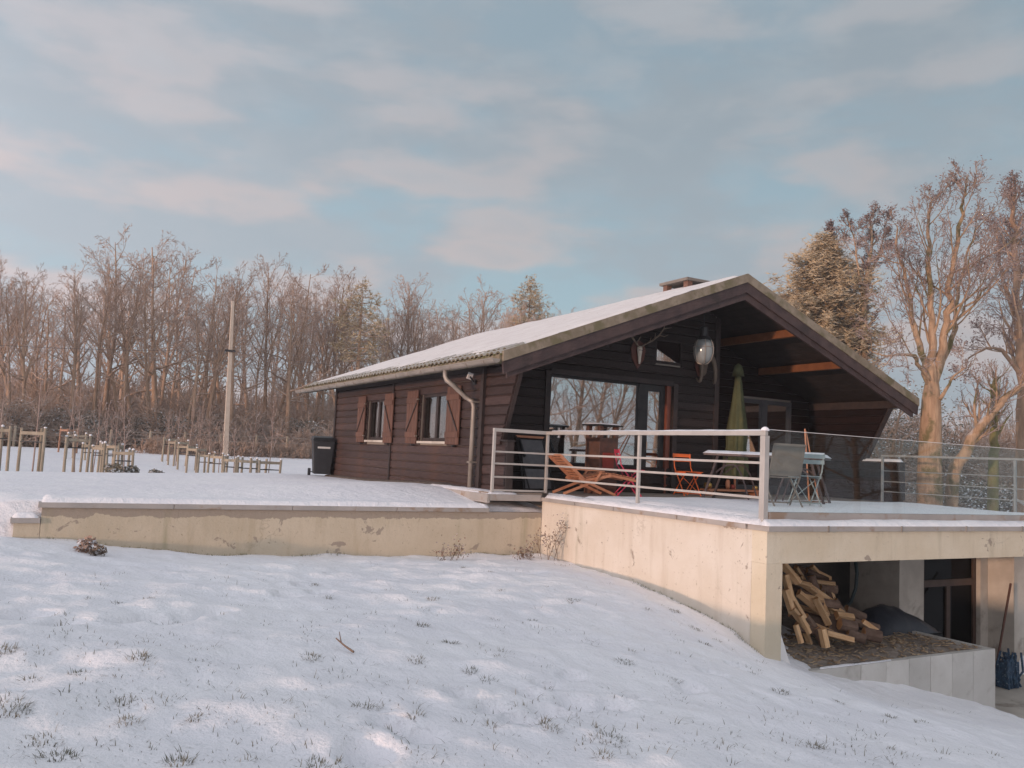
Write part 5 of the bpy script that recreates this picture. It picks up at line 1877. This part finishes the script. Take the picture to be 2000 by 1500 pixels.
SPEC_R = {'segs': (10, 6, 4, 3, 2), 'kids': (0, 6, 4, 3, 2), 'start': (.3, .2, .2, .2, .2), 'angle': ((25, 55), (20, 50), (25, 55), (25, 60), (25, 60)), 'ratio': (.3, .55, .55, .55, .5), 'up': (.02, .12, .06, .03, 0), 'wobble': .14, 'min_r': .0055, 'per_m': 2.9, 'from': .2, 'blen': 1.9, 'fade': .85}
D = 19
b0 = dep(1817, 985, D)
org = (float(b0[0]), float(b0[1]), gz(b0[0], b0[1]))
R_ = lambda px, py, dd=0: rel(px, py, D + dd, org)
stems = [
    ([R_(1817, 760), R_(1800, 690), R_(1780, 620), R_(1768, 540), R_(1755, 490, -0.45), R_(1750, 440, -0.75)], 0.097, 0.012),
    ([R_(1818, 770), R_(1822, 690), R_(1820, 600), R_(1812, 500), R_(1815, 420, 0.38), R_(1822, 385, 0.45)], 0.116, 0.012),
    ([R_(1822, 760), R_(1840, 680), R_(1852, 610), R_(1860, 530), R_(1875, 420), R_(1885, 380), R_(1893, 340)], 0.116, 0.010),
    ([R_(1825, 740, 0.45), R_(1862, 660, 0.60), R_(1868, 600, 0.75), R_(1880, 520, 0.90), R_(1908, 450, 1.05), R_(1945, 405, 1.12)], 0.077, 0.010),
    ([R_(1820, 750), R_(1790, 700, -0.38), R_(1760, 692, -0.60), R_(1725, 695, -0.75), R_(1700, 680, -0.75)], 0.058, 0.007),
    ([R_(1838, 780, -0.30), R_(1860, 740, -0.45), R_(1885, 715, -0.60)], 0.048, 0.010),
    ([R_(1864, 650, 0.60), R_(1885, 600, 0.52), R_(1930, 560, 0.38), R_(1960, 520, 0.30)], 0.043, 0.007),
]
stem_tree('large_tree', 'large pale barked tree dividing into several upright stems right of the cabin', org, stems, SPEC_R, M_TRUNKL, M_TWIGL, 21, 4, .12, seed_size=.028,
          base=([(0, 0, -.4), R_(1815, 930), R_(1817, 860), R_(1819, 780), R_(1821, 725), R_(1822, 700)], [.32, .265, .24, .20, .11, .02]))
SPEC_T = dict(SPEC_R, per_m=2.4, blen=2.2, min_r=.011, **{'from': .40})
D = 47
b0 = dep(1690, 930, D)
org = (float(b0[0]), float(b0[1]), gz(b0[0], b0[1]))
stem_tree('tall_tree', 'tall slim tree with a warm lit trunk between the pine and the large tree', org,
          [([(0, 0, -.3), R_(1693, 860), R_(1690, 780), R_(1687, 660), R_(1690, 560), R_(1702, 480), R_(1700, 420)], .36, .04),
           ([R_(1689, 600), R_(1700, 540, .6), R_(1720, 490, .8), R_(1732, 430, 1)], .09, .025),
           ([R_(1689, 580), R_(1675, 520, -.6), R_(1668, 470, -.8), R_(1658, 430, -1)], .08, .025)], SPEC_T, M_TRUNKL, M_TWIGL, 22, 4, .25, seed_size=.06)
D = 49
b0 = dep(1620, 860, D)
org = (float(b0[0]), float(b0[1]), gz(b0[0], b0[1]))
stem_tree('bare_tree', 'slim bare tree whose twigs show just above the golden pine', org, [([(0, 0, -.3), R_(1625, 600), R_(1630, 500), R_(1622, 440)], .16, .03)], dict(SPEC_R, blen=1.1, per_m=1.6, **{'from': .6}), M_TRUNK, M_TWIGL, 23, 4, .25, seed_size=.06)
D = 23
b0 = dep(1992, 930, D)
org = (float(b0[0]), float(b0[1]), gz(b0[0], b0[1]))
stem_tree('bare_tree', 'tall reddish bare tree at the right edge behind the leaning trunk', org,
          [([(0, 0, -.3), R_(1998, 800), R_(1992, 650), R_(1985, 520), R_(1980, 430), R_(1976, 365)], .20, .03),
           ([R_(1992, 660), R_(1965, 570, .5), R_(1952, 500, .8), R_(1944, 440, 1)], .08, .02), ([R_(1993, 700), R_(2020, 600, .5), R_(2012, 500, .8), R_(2004, 390, 1)], .10, .02),
           ([R_(1996, 740), R_(1960, 690, -.6), R_(1930, 680, -.9), R_(1890, 700, -1)], .07, .02)], dict(SPEC_R, **{'from': .25}), M_TRUNK, M_TWIGL, 24, 4, .2, seed_size=.035)
D = 19.5
b0 = dep(1838, 1000, D)
org = (float(b0[0]), float(b0[1]), gz(b0[0], b0[1]))
stem_tree('leaning_tree', 'leaning tree with a snow dusted bent trunk in front of the brushwood', org,
          [([(0, 0, -.2), R_(1862, 945), R_(1885, 880), R_(1912, 838), R_(1932, 815), R_(1962, 780), R_(2010, 745)], .17, .06)], dict(SPEC_R, per_m=2.2, blen=1.8, **{'from': .35}), M_TRUNKL, M_TWIGL, 25, 3, 0)
D = 21
b0 = dep(1940, 990, D)
org = (float(b0[0]), float(b0[1]), gz(b0[0], b0[1]))
stem_tree('mossy_tree', 'short mossy green trunk behind the leaning tree', org, [([(0, 0, -.3), R_(1938, 930), R_(1940, 860), R_(1941, 790), R_(1945, 735)], .16, .05)], dict(SPEC_R, per_m=3, blen=1.5, **{'from': .5}), M_TRUNKG, M_TWIGL, 26, 3, 0)
D = 20
b0 = dep(1672, 900, D)

# trees behind the camera that the window panes mirror
for i, (x, y, s, k) in enumerate(((19, -6, .75, 2), (24, -14, .9, 2), (30, -9, .9, 0), (15, -16, .8, 2), (22, -22, 1.0, 0), (33, -20, 1., 1), (40, -14, 1.1, 2), (12, -26, 1., 0), (27, -32, 1.1, 2), (46, -24, 1.1, 1), (21, -10, .85, 3), (26, -12, .95, 4), (28, -18, 1., 5), (18, -11, .7, 6), (33, -14, 1., 7), (36, -26, 1.1, 4), (17, -21, .9, 5), (23, -28, 1.1, 6), (38, -18, 1.05, 3))):
    o = copy_tree(protos[k][0])
    o.location = (x, y, gz(x, y))
    o.rotation_euler = (0, 0, i * 1.3)
    o.scale = (s, s, s)
    tag(o, 'bare tree of the garden seen mirrored in the big window', 'tree', 'garden trees mirrored in the windows')


for i in range(16):
    o = copy_tree(protos[i % 8][0])
    x, y = -6 - 3.1 * i + RF.uniform(-1, 1), 56 - 1.1 * i + RF.uniform(-3, 3)
    o.location = (x, y, gz(x, y))
    o.rotation_euler = (0, 0, i * 1.7)
    sc_ = RF.uniform(.8, 1.05)
    o.scale = (sc_, sc_, sc_)
    tag(o, 'bare tree of the wood mirrored in the small side windows', 'tree', 'wood mirrored in the side windows')


# brushwood and far woods: masses nobody could count
def brush_proto(seed, h, n=40, lean=.35, lev=2, r=.011):
    T = Tree(seed)
    sp = dict(segs=(6, 4, 3, 2, 2), kids=(7, 4, 2), start=(.25, .2, .2, .2, .2), angle=((20, 55), (25, 60), (25, 60), (25, 60), (25, 60)), ratio=(.42, .5, .5, .5, .5), up=(.02, .05, .02, 0, 0), wobble=.16, min_r=r, trunk_wobble=.9)
    for i in range(n):
        a, q = T.r.uniform(0, 6.28), T.r.random() ** .5 * 1.1
        T.branch((q * math.cos(a), q * math.sin(a), -.2), (T.r.gauss(0, lean), T.r.gauss(0, lean), 1), h * T.r.uniform(.5, 1.1), r * 1.8, 0, lev, sp)
    seg = list(T.small)
    for pts, rs, lv in T.big:
        seg += [(pts[i], pts[i + 1], rs[i], rs[i + 1]) for i in range(len(pts) - 1)]
    return tuple(np.array([list(s[k]) if k < 2 else s[k] for s in seg]) for k in range(4))


def scatter_brush(name, label, protos_, places, m):
    P0, P1, R0, R1 = [], [], [], []
    for i, (x, y, z, s, sz) in enumerate(places):
        p0, p1, r0, r1 = protos_[i % len(protos_)]
        a = RF.uniform(0, 6.28)
        c, s_ = math.cos(a), math.sin(a)
        M3 = np.array([[c * s, -s_ * s, 0], [s_ * s, c * s, 0], [0, 0, sz]])
        P0.append(p0 @ M3.T + [x, y, z])
        P1.append(p1 @ M3.T + [x, y, z])
        R0.append(r0 * max(s, 1))
        R1.append(r1 * max(s, 1))
    o = link(name, seg_mesh(name, np.concatenate(P0), np.concatenate(P1), np.concatenate(R0), np.concatenate(R1), m))
    o['kind'] = 'stuff'
    o['label'] = label
    o['category'] = 'undergrowth'
    return o


bps = [brush_proto(300 + i, 2.6, 16, lev=2) for i in range(4)]
places = []
for i in range(230):
    px = -60 + 1300 * (i + RF.random()) / 230
    y = RF.uniform(55, 72)
    x = float(at(px, 870, 1, y)[0])
    places.append((x, y, gz(x, y), RF.uniform(1, 1.5), RF.uniform(.5, 1.3) * (1 + max(0, y - 60) / 14)))
scatter_brush('forest_undergrowth', 'brown leafless undergrowth at the foot of the wood', bps, places, M_BRUSH)
places = []
for i in range(130):
    px = -60 + 1400 * (i + RF.random()) / 130
    y = RF.uniform(84, 120)
    x = float(at(px, 870, 1, y)[0])
    places.append((x, y, gz(x, y), RF.uniform(1.8, 2.6), RF.uniform(2.2, 3.6)))
scatter_brush('far_wood', 'brown mass of far bare trees behind the wood', bps, places, M_BRUSH)
places = []
for i in range(150):
    px = 1640 + 420 * RF.random()
    d = RF.uniform(36, 75)
    q = dep(px, 930, d)
    places.append((q[0], q[1], gz(q[0], q[1]), RF.uniform(1, 1.6), RF.uniform(.5, 1.3) * (1 + (d - 36) / 28)))
for i in range(34):
    px = 1690 + 340 * RF.random()
    d = RF.uniform(24, 34)
    q = dep(px, 960, d)
    places.append((q[0], q[1], gz(q[0], q[1]), RF.uniform(.6, 1), RF.uniform(.2, .5)))
scatter_brush('brushwood', 'tangled snow dusted brushwood right of the cabin', bps, places, M_BRUSH)


# low snowy evergreen bushes
def leaf_bush(name, label, loc, w, h, n, m, seed, group=None, size=.06):
    r = np.random.default_rng(seed)
    d = r.normal(size=(n, 3))
    d /= np.linalg.norm(d, axis=1, keepdims=True)
    rad = r.random(n) ** .4
    wob = 1 + .3 * np.sin(d[:, 0] * 5 + seed) * np.cos(d[:, 1] * 4)
    c = d * rad[:, None] * wob[:, None] * np.array([w / 2, w / 2, h * .55]) + [0, 0, h * .42]
    c[:, 2] = np.abs(c[:, 2])
    a = r.normal(size=(n, 3)) * [1, 1, .5]
    a /= np.linalg.norm(a, axis=1, keepdims=True)
    b = np.cross(a, r.normal(size=(n, 3)))
    b /= np.linalg.norm(b, axis=1, keepdims=True)
    s = size * (.6 + r.random(n))[:, None]
    V = np.stack([c - a * s, c + b * s * .5, c + a * s, c - b * s * .5], 1).reshape(-1, 3)
    t = thing(name, label, 'bush', loc, group=group)
    link('foliage', np_mesh('foliage', V, np.arange(4 * n), 4, m), t)
    mb = MB()
    rr = random.Random(seed)
    for i in range(7):
        mb.tube([(0, 0, -.05), (rr.uniform(-.25, .25) * w, rr.uniform(-.25, .25) * w, h * .5), (rr.uniform(-.4, .4) * w, rr.uniform(-.4, .4) * w, h * rr.uniform(.7, .95))], [.02 * h, .012 * h, .005], 4)
    mb.obj('stems', M_TRUNK, t)
    return t


for i, (px, y, w, h, lab) in enumerate(((28, 57, 5, 2.6, 'dark snow dusted evergreen bush at the left edge of the wood'), (130, 58, 4.5, 2.6, 'low dark evergreen bush behind the staked young trees'), (310, 58, 4.5, 2.4, 'snowy evergreen bush between the two groups of stakes'),
                                        (345, 60, 4, 2.4, 'snowy evergreen bush left of the concrete pole'), (590, 59, 4, 2.6, 'snowy evergreen bush behind the wheelie bin'))):
    x = float(at(px, 870, 1, y)[0])
    leaf_bush('evergreen_bush', lab, (x, y, gz(x, y)), w, h, 5200, M_EVER, 70 + i, 'evergreen bushes at the edge of the wood', .06)
for i, (px, py, d, w, h, lab) in enumerate(((1735, 850, 36, 6.5, 5.2, 'snow covered evergreen bush under the right eaves'), (1680, 870, 40, 6, 4.5, 'snowy evergreen bush behind the warm lit slim trunk'), (1790, 900, 38, 5, 3.2, 'snowy evergreen bush left of the large tree trunk'), (1880, 960, 30, 4, 1.4, 'low snowy bush right of the large tree trunk'),
                                            (1960, 960, 28, 4, 1.6, 'low snowy bush at the right edge behind the glass'))):
    q = dep(px, py, d)
    leaf_bush('evergreen_bush', lab, (q[0], q[1], gz(q[0], q[1])), w, h, 6500, M_EVER, 80 + i, 'snowy bushes right of the cabin', .045)

# ------------------------------------------------------------------ field: pole, cable, fence, stakes
y = 47.0
pb_, pt_ = at(441, 880, 1, y), at(455, 588, 1, y)
zb = gz(pb_[0], y)
t = thing('utility_pole', 'tapering pale concrete utility pole at the edge of the wood', 'pole', (float(pb_[0]), y, zb), world=True)
MB().prism([(-.2, -.13), (.2, -.13), (.2, .13), (-.2, .13)], 'z', 0, .01)
vs = []
for z, w_ in ((zb - .3, .14), (float(pt_[2]), .075)):
    cx_ = float(pb_[0]) if z < 0 else float(pt_[0])
    vs += [(cx_ - w_, y - w_ * .8, z), (cx_ + w_, y - w_ * .8, z), (cx_ + w_, y + w_ * .8, z), (cx_ - w_, y + w_ * .8, z)]
MB().add(vs, [(3, 2, 1, 0), (4, 5, 6, 7), (0, 1, 5, 4), (1, 2, 6, 5), (2, 3, 7, 6), (3, 0, 4, 7)]).obj('shaft', M_POLE, t, bevel=.02)
cl_ = at(449, 686, 1, y)
MB().box(cl_[0] - .3, cl_[0] + .25, y - .25, y - .19, cl_[2] - .06, cl_[2] + .06).obj('bracket', M_BLACKM, t)
lf = at(-60, 671, 1, 52)
c1 = [tuple(lf + (cl_ - lf) * u + np.array([0, -.2 * u, -.5 * (u - u * u)])) for u in np.linspace(0, 1, 9)]
hs = np.array([XE0 + .3, YB, roof_top(XE0 + .3) + .4])
hs = at(700, 716, 1, 40)
c2 = [tuple(cl_ + (hs - cl_) * u + np.array([0, -.2 * (1 - u), -.45 * (u - u * u)])) for u in np.linspace(0, 1, 9)]
o = MB().tube(c1 + c2[1:], .011, 5).obj('overhead_cable', M_CABLE, None)
tag(o, 'thin black overhead cable strung across the wood from the concrete pole', 'cable')

fe = thing('wire_fence', 'old wire fence on wooden posts along the foot of the wood', 'fence', (5, 54, -.8), world=True)
fp = []
for px in (-20, 27, 85, 150, 215, 292, 360, 430, 500, 560, 620):
    x = float(at(px, 860, 1, 53.5)[0])
    z = gz(x, 53.5)
    MB().tube([(x, 53.5, z - .2), (x + .03, 53.5, z + 1.15)], .07, 7).obj('post', M_STAKE, fe)
    fp.append((x, 53.5, z))
for h in (.35, .7, 1.05):
    MB().tube([(a, b - .06, c + h) for a, b, c in fp], .012, 4).obj('wire', M_ZINC, fe)
# low brown hedge
hb = [brush_proto(400 + i, .9, 40, lean=.5, lev=2, r=.010) for i in range(2)]
places = [(float(at(px, 880, 1, 49)[0]), 49 + RF.uniform(-.4, .4), gz(float(at(px, 880, 1, 49)[0]), 49), .8, RF.uniform(.9, 1.3)) for px in np.linspace(300, 640, 20)]
hd = scatter_brush('hedge', 'low brown leafless hedge along the back of the field', hb, places, M_BRUSH)


# stakes round the young trees
def stake_set(label, loc, h, w, rz, m=None, group='stake frames round young trees'):
    t = thing('tree_stake', label, 'tree stake', loc, rz, group)
    m = m or M_STAKE
    P = [(w * .58 * math.cos(a), w * .58 * math.sin(a)) for a in (0, 2.09, 4.19)]
    for x, y_ in P:
        lx, ly, hh_ = x + RF.uniform(-.05, .05), y_ + RF.uniform(-.05, .05), h + RF.uniform(-.05, .04)
        MB().tube([(x, y_, -.3), (lx, ly, hh_)], [.046, .04], 8).obj('post', m, t)
        if RF.random() < .7:
            MB().lathe([(.04, 0), (.048, .015 + RF.random() * .02), (.02, .03 + RF.random() * .04)], (lx + RF.uniform(-.01, .01), ly, hh_), 8).obj('snow_cap', SNOW, t, True)
    for i in range(3):
        a, b = P[i], P[(i + 1) % 3]
        MB().bar((a[0], a[1], h - .12), (b[0], b[1], h - .12), .035, .09).obj('cross_rail', m, t)
        MB().bar((a[0], a[1], h - .36), (b[0], b[1], h - .36), .012, .03).obj('strap', M_BLACK, t)
    return t


def sapling(loc, h, seed, label):
    T = Tree(seed)
    sp = dict(segs=(8, 4, 3, 2, 2), kids=(9, 3, 0), start=(.4, .2, .2, .2, .2), angle=((20, 45), (25, 50), (25, 50), (25, 60), (25, 60)), ratio=(.28, .45, .5, .5, .5), up=(.01, .1, .05, 0, 0), wobble=.07, min_r=.006)
    T.branch((0, 0, -.1), (0, 0, 1), h, .024, 0, 2, sp)
    root = thing('sapling', label, 'sapling', loc, group='staked young trees on the field')
    T.parts(M_TWIGL, M_TWIGL, root, 5)
    return root


STK = [  # px, y, top px, width, label
    (71, 27.0, 838, .62, 'nearest stake frame of round pine posts with snow caps at the far left'),
    (1, 28.5, 832, .62, 'stake frame cut by the left picture edge'),
    (135, 46, 836, .8, 'reddish thin stake frame furthest back in the left group'),
    (150, 41, 846, .75, 'second stake frame from the back of the left group'),
    (152, 29.5, 852, .62, 'tall stake frame with a snow cap in front of the left group'),
    (186, 34, 865, .7, 'stake frame in the middle of the left group'),
    (207, 33, 870, .7, 'stake frame just right of the middle of the left group'),
    (228, 30.5, 866, .6, 'stake frame with a thick post beside the small snowy shrub'),
    (246, 29.0, 878, .6, 'low stake frame at the right end of the left group'),
    (330, 44, 854, .8, 'tallest stake frame at the back of the right row'),
    (347, 41, 860, .75, 'second stake frame from the back of the right row'),
    (368, 38, 868, .7, 'third stake frame from the back of the right row'),
    (386, 36, 873, .7, 'fourth stake frame from the back of the right row'),
    (410, 34, 885, .7, 'stake frame left of the middle of the right row'),
    (430, 33, 887, .7, 'stake frame in the middle of the right row'),
    (458, 31.5, 893, .65, 'third stake frame from the right end of the row'),
    (488, 30.5, 895, .65, 'second stake frame from the right end of the row'),
    (525, 29.5, 897, .65, 'stake frame at the right end of the row nearest the bin'),
]
for i, (px, y, top, w_, lab) in enumerate(STK):
    zt = float(at(px, top, 1, y)[2])
    x = float(at(px, top, 1, y)[0])
    zg = gz(x, y)
    h = max(.9, zt - zg)
    stake_set(lab, (x, y, zt - h), h, w_, RF.uniform(0, 2), M_STAKER if i == 2 else None)
    sapling((x, y, zg), RF.uniform(2.2, 3.4) if px > 100 else 3.6, 500 + i, ' '.join(('young tree in the ' + lab.replace('stake frame', 'frame', 1)).split()[:16]))
for px, py, y, w_, h, lab in ((222, 912, 26.0, .55, .35, 'small snow dusted shrub in front of the left stakes'), (258, 914, 26.2, .4, .3, 'tiny snowy shrub at the right foot of the left stakes'), (304, 916, 26.0, .38, .16, 'small dark clump lying on the snow between the two stake groups')):
    q = at(px, py, 1, y)
    leaf_bush('small_shrub', lab, (float(q[0]), y, gz(q[0], y)), w_, h, 260, M_EVER, int(px), None, .05)

# ------------------------------------------------------------------ plants on the slope
GV, GF = [], []
rg = random.Random(9)


def blade(p, d, ln, w):
    d = Vector(d).normalized()
    s = Vector((-d.y, d.x, 0))
    s = s.normalized() * w if s.length > .01 else Vector((w, 0, 0))
    mid = p + d * ln * .55
    tip = p + d * ln + Vector((d.x, d.y, -.4)) * ln * .25
    j = len(GV)
    GV.extend([tuple(p - s), tuple(p + s), tuple(mid + s * .7), tuple(mid - s * .7), tuple(tip)])
    GF.extend([(j, j + 1, j + 2, j + 3), (j + 3, j + 2, j + 4)])


def tuft(c, n, ln, spread):
    for _ in range(n):
        a, q = rg.uniform(0, 6.28), spread * rg.random() ** .6
        x, y = c[0] + q * math.cos(a), c[1] + q * math.sin(a)
        p = Vector((x, y, TZ(x, y) - .015))
        blade(p, (math.cos(a) * rg.uniform(.1, .9) + rg.gauss(0, .25), math.sin(a) * rg.uniform(.1, .9) + rg.gauss(0, .25), rg.uniform(.35, 1)), ln * rg.uniform(.5, 1.2), .0028)


TZ = gz
TUFTS = [(825, 1225, 40, .13), (880, 1256, 50, .12), (815, 1292, 40, .13), (715, 1381, 45, .12), (1220, 1298, 60, .11), (1190, 1447, 90, .10), (640, 1166, 30, .12), (612, 1140, 30, .12), (272, 1300, 50, .14), (610, 1290, 45, .12), (15, 1405, 90, .15),
         (112, 1475, 60, .14), (95, 1440, 40, .12), (250, 1412, 30, .13), (240, 1375, 20, .16), (272, 1208, 45, .10), (350, 1201, 50, .10), (320, 1203, 40, .1), (430, 1188, 40, .11), (5, 1282, 60, .14), (620, 1495, 110, .12), (345, 1485, 50, .13), (1318, 1200, 35, .14), (1357, 1226, 35, .13),
         (1376, 1256, 40, .12), (1480, 1262, 90, .14), (1412, 1206, 25, .1), (1320, 1333, 20, .1), (1525, 1352, 40, .13), (1592, 1456, 40, .14), (1735, 1398, 30, .12), (845, 1175, 40, .12), (950, 1326, 20, .12), (905, 1112, 20, .12), (960, 1118, 25, .12), (1112, 1178, 30, .11),
         (1040, 1210, 20, .1), (1120, 1178, 20, .1), (980, 1155, 20, .1), (760, 1150, 20, .1), (920, 1310, 25, .15), (1060, 1420, 20, .16), (1075, 1430, 18, .15), (960, 1420, 20, .12), (810, 1405, 20, .12), (1180, 1485, 25, .14), (1470, 1312, 22, .1), (1400, 1250, 22, .1),
         (45, 1192, 40, .1), (20, 1195, 35, .1), (290, 1170, 25, .1), (230, 1175, 20, .1), (655, 1120, 20, .1), (1195, 1105, 20, .1), (1265, 1195, 22, .1), (380, 1405, 22, .12), (60, 1330, 22, .12), (160, 1330, 22, .1), (1640, 1375, 22, .1), (1800, 1410, 22, .1)]
for px, py, n, ln in TUFTS:
    q = on_front(px, py)
    tuft((q[0], q[1]), int(n * 1.9), ln * .44, .03 + .0009 * n)
for px, py, r_ in STEPS:
    q = on_front(px, py)
    tuft((q[0], q[1]), 7, .05, r_ * .6)
for i in range(620):
    px, py = rg.uniform(0, 1950), 1095 + 400 * rg.random() ** .8
    q = on_front(px, py)
    if q[1] < 12.2 and q[0] < 7.4 or q[1] < 7:
        tuft((q[0], q[1]), rg.randrange(2, 14), rg.uniform(.025, .075), rg.uniform(.03, .2))
me = bpy.data.meshes.new('grass_tufts')
me.from_pydata(GV, [], GF)
me.materials.append(M_GRASS)
o = link('grass_tufts', me)
o['kind'] = 'stuff'
o['label'] = 'dry winter grass tufts poking through the snow of the slope'
o['category'] = 'grass'
# moss and weeds at the foot of the walls
GV, GF = [], []
for i in range(520):
    if rg.random() < .6:
        x, y = rg.choice([rg.uniform(1.0, 4.2), rg.uniform(5.2, 7.6), rg.uniform(.2, 7.5)]), 12.44 - abs(rg.gauss(0, .03))
    else:
        x, y = 7.64 - abs(rg.gauss(0, .03)), rg.uniform(7.4, 12.3)
    if vnoise(x, y, .6, 77) < -.05:
        continue
    tuft((x, y), 5, rg.uniform(.03, .075), .05)
me = bpy.data.meshes.new('wall_moss')
me.from_pydata(GV, [], GF)
me.materials.append(M_MOSS)
o = link('wall_moss', me)
o['kind'] = 'stuff'
o['label'] = 'green moss and short weeds along the foot of the walls'
o['category'] = 'moss'


def dry_plant(label, loc, h, n, seed, name='dry_plant', spread=.25, heads=True):
    T = Tree(seed)
    sp = dict(segs=(6, 3, 2, 2, 2), kids=(5, 2, 0), start=(.35, .2, .2, .2, .2), angle=((20, 55), (25, 60), (25, 60), (25, 60), (25, 60)), ratio=(.25, .4, .5, .5, .5), up=(.02, .05, 0, 0, 0), wobble=.09, min_r=.0032)
    for i in range(n):
        a = T.r.uniform(0, 6.28)
        T.branch((T.r.gauss(0, .08), T.r.gauss(0, .03), -.05), (math.cos(a) * spread, math.sin(a) * spread * .6, 1), h * T.r.uniform(.5, 1.05), .0065, 0, 2, sp)
    root = thing(name, label, 'plant', loc)
    seg = list(T.small)
    for pts, rs, lv in T.big:
        seg += [(pts[i], pts[i + 1], rs[i], rs[i + 1]) for i in range(len(pts) - 1)]
    link('stems', seg_mesh('stems', [s[0] for s in seg], [s[1] for s in seg], [s[2] for s in seg], [s[3] for s in seg], M_WEED), root)
    if heads:
        link('seed_heads', tips_mesh(T.tips, T.r, M_WEED, .5, .02, 4), root)['kind'] = 'stuff'
    return root


q = on_front(1072, 1094)
dry_plant('tall dry rose stems with leaves in the corner of the two walls', (q[0], q[1], gz(q[0], q[1])), .72, 6, 61)
q = on_front(872, 1094)
dry_plant('bent dry plant in front of the low wall', (q[0], q[1], gz(q[0], q[1])), .36, 5, 62, spread=.6)
q = on_front(1035, 1092)
dry_plant('low dry stalks left of the rose in the wall corner', (q[0], q[1], gz(q[0], q[1])), .28, 5, 63, spread=.7)
q = on_front(168, 1076)
leaf_bush('small_shrub', 'snow laden reddish shrub in front of the left end of the low wall', (q[0], q[1], gz(q[0], q[1])), .27, .19, 220, mat('snowy_red_leaves', (.27, .18, .14), (.36, .26, .21), 3, .9, snow=.95), 64, None, .028)
q = on_front(192, 1082)
leaf_bush('small_shrub', 'dark leaved sprig just right of the snow laden shrub', (q[0], q[1], gz(q[0], q[1])), .2, .14, 160, mat('snowy_dark_leaves', (.16, .12, .09), (.22, .17, .13), 3, .9, snow=.8), 65, None, .026)
a, b = on_front(655, 1266), on_front(690, 1281)
tw = MB()
za, zb = gz(a[0], a[1]) + .035, gz(b[0], b[1]) + .02
tw.tube([(a[0], a[1], za + .03), ((a[0] + b[0]) / 2, (a[1] + b[1]) / 2, (za + zb) / 2 + .01), (b[0], b[1], zb)], [.005, .007, .009], 6)
tw.tube([(a[0] * .7 + b[0] * .3, a[1] * .7 + b[1] * .3, za + .015), (a[0] + .05, a[1] + .08, za + .06)], [.005, .003], 5)
tag(tw.obj('fallen_twig', M_BARK, None), 'dark forked twig lying on the snow of the slope', 'twig')

# ------------------------------------------------------------------ thin winter haze
hm = bpy.data.materials.new('winter_haze')
hm.use_nodes = True
t = hm.node_tree
t.nodes.clear()
vp_ = N(t, 'ShaderNodeVolumePrincipled', Density=.0013, Anisotropy=.3)
vp_.inputs['Color'].default_value = (.88, .90, .94, 1)
ho = t.nodes.new('ShaderNodeOutputMaterial')
L(t, vp_.outputs[0], ho.inputs['Volume'])
hz = MB().box(-300, 300, -300, 300, -12, 24).obj('haze', hm, None)
hz['kind'] = 'stuff'
hz['label'] = 'thin winter haze over the field and the wood'
hz['category'] = 'haze'
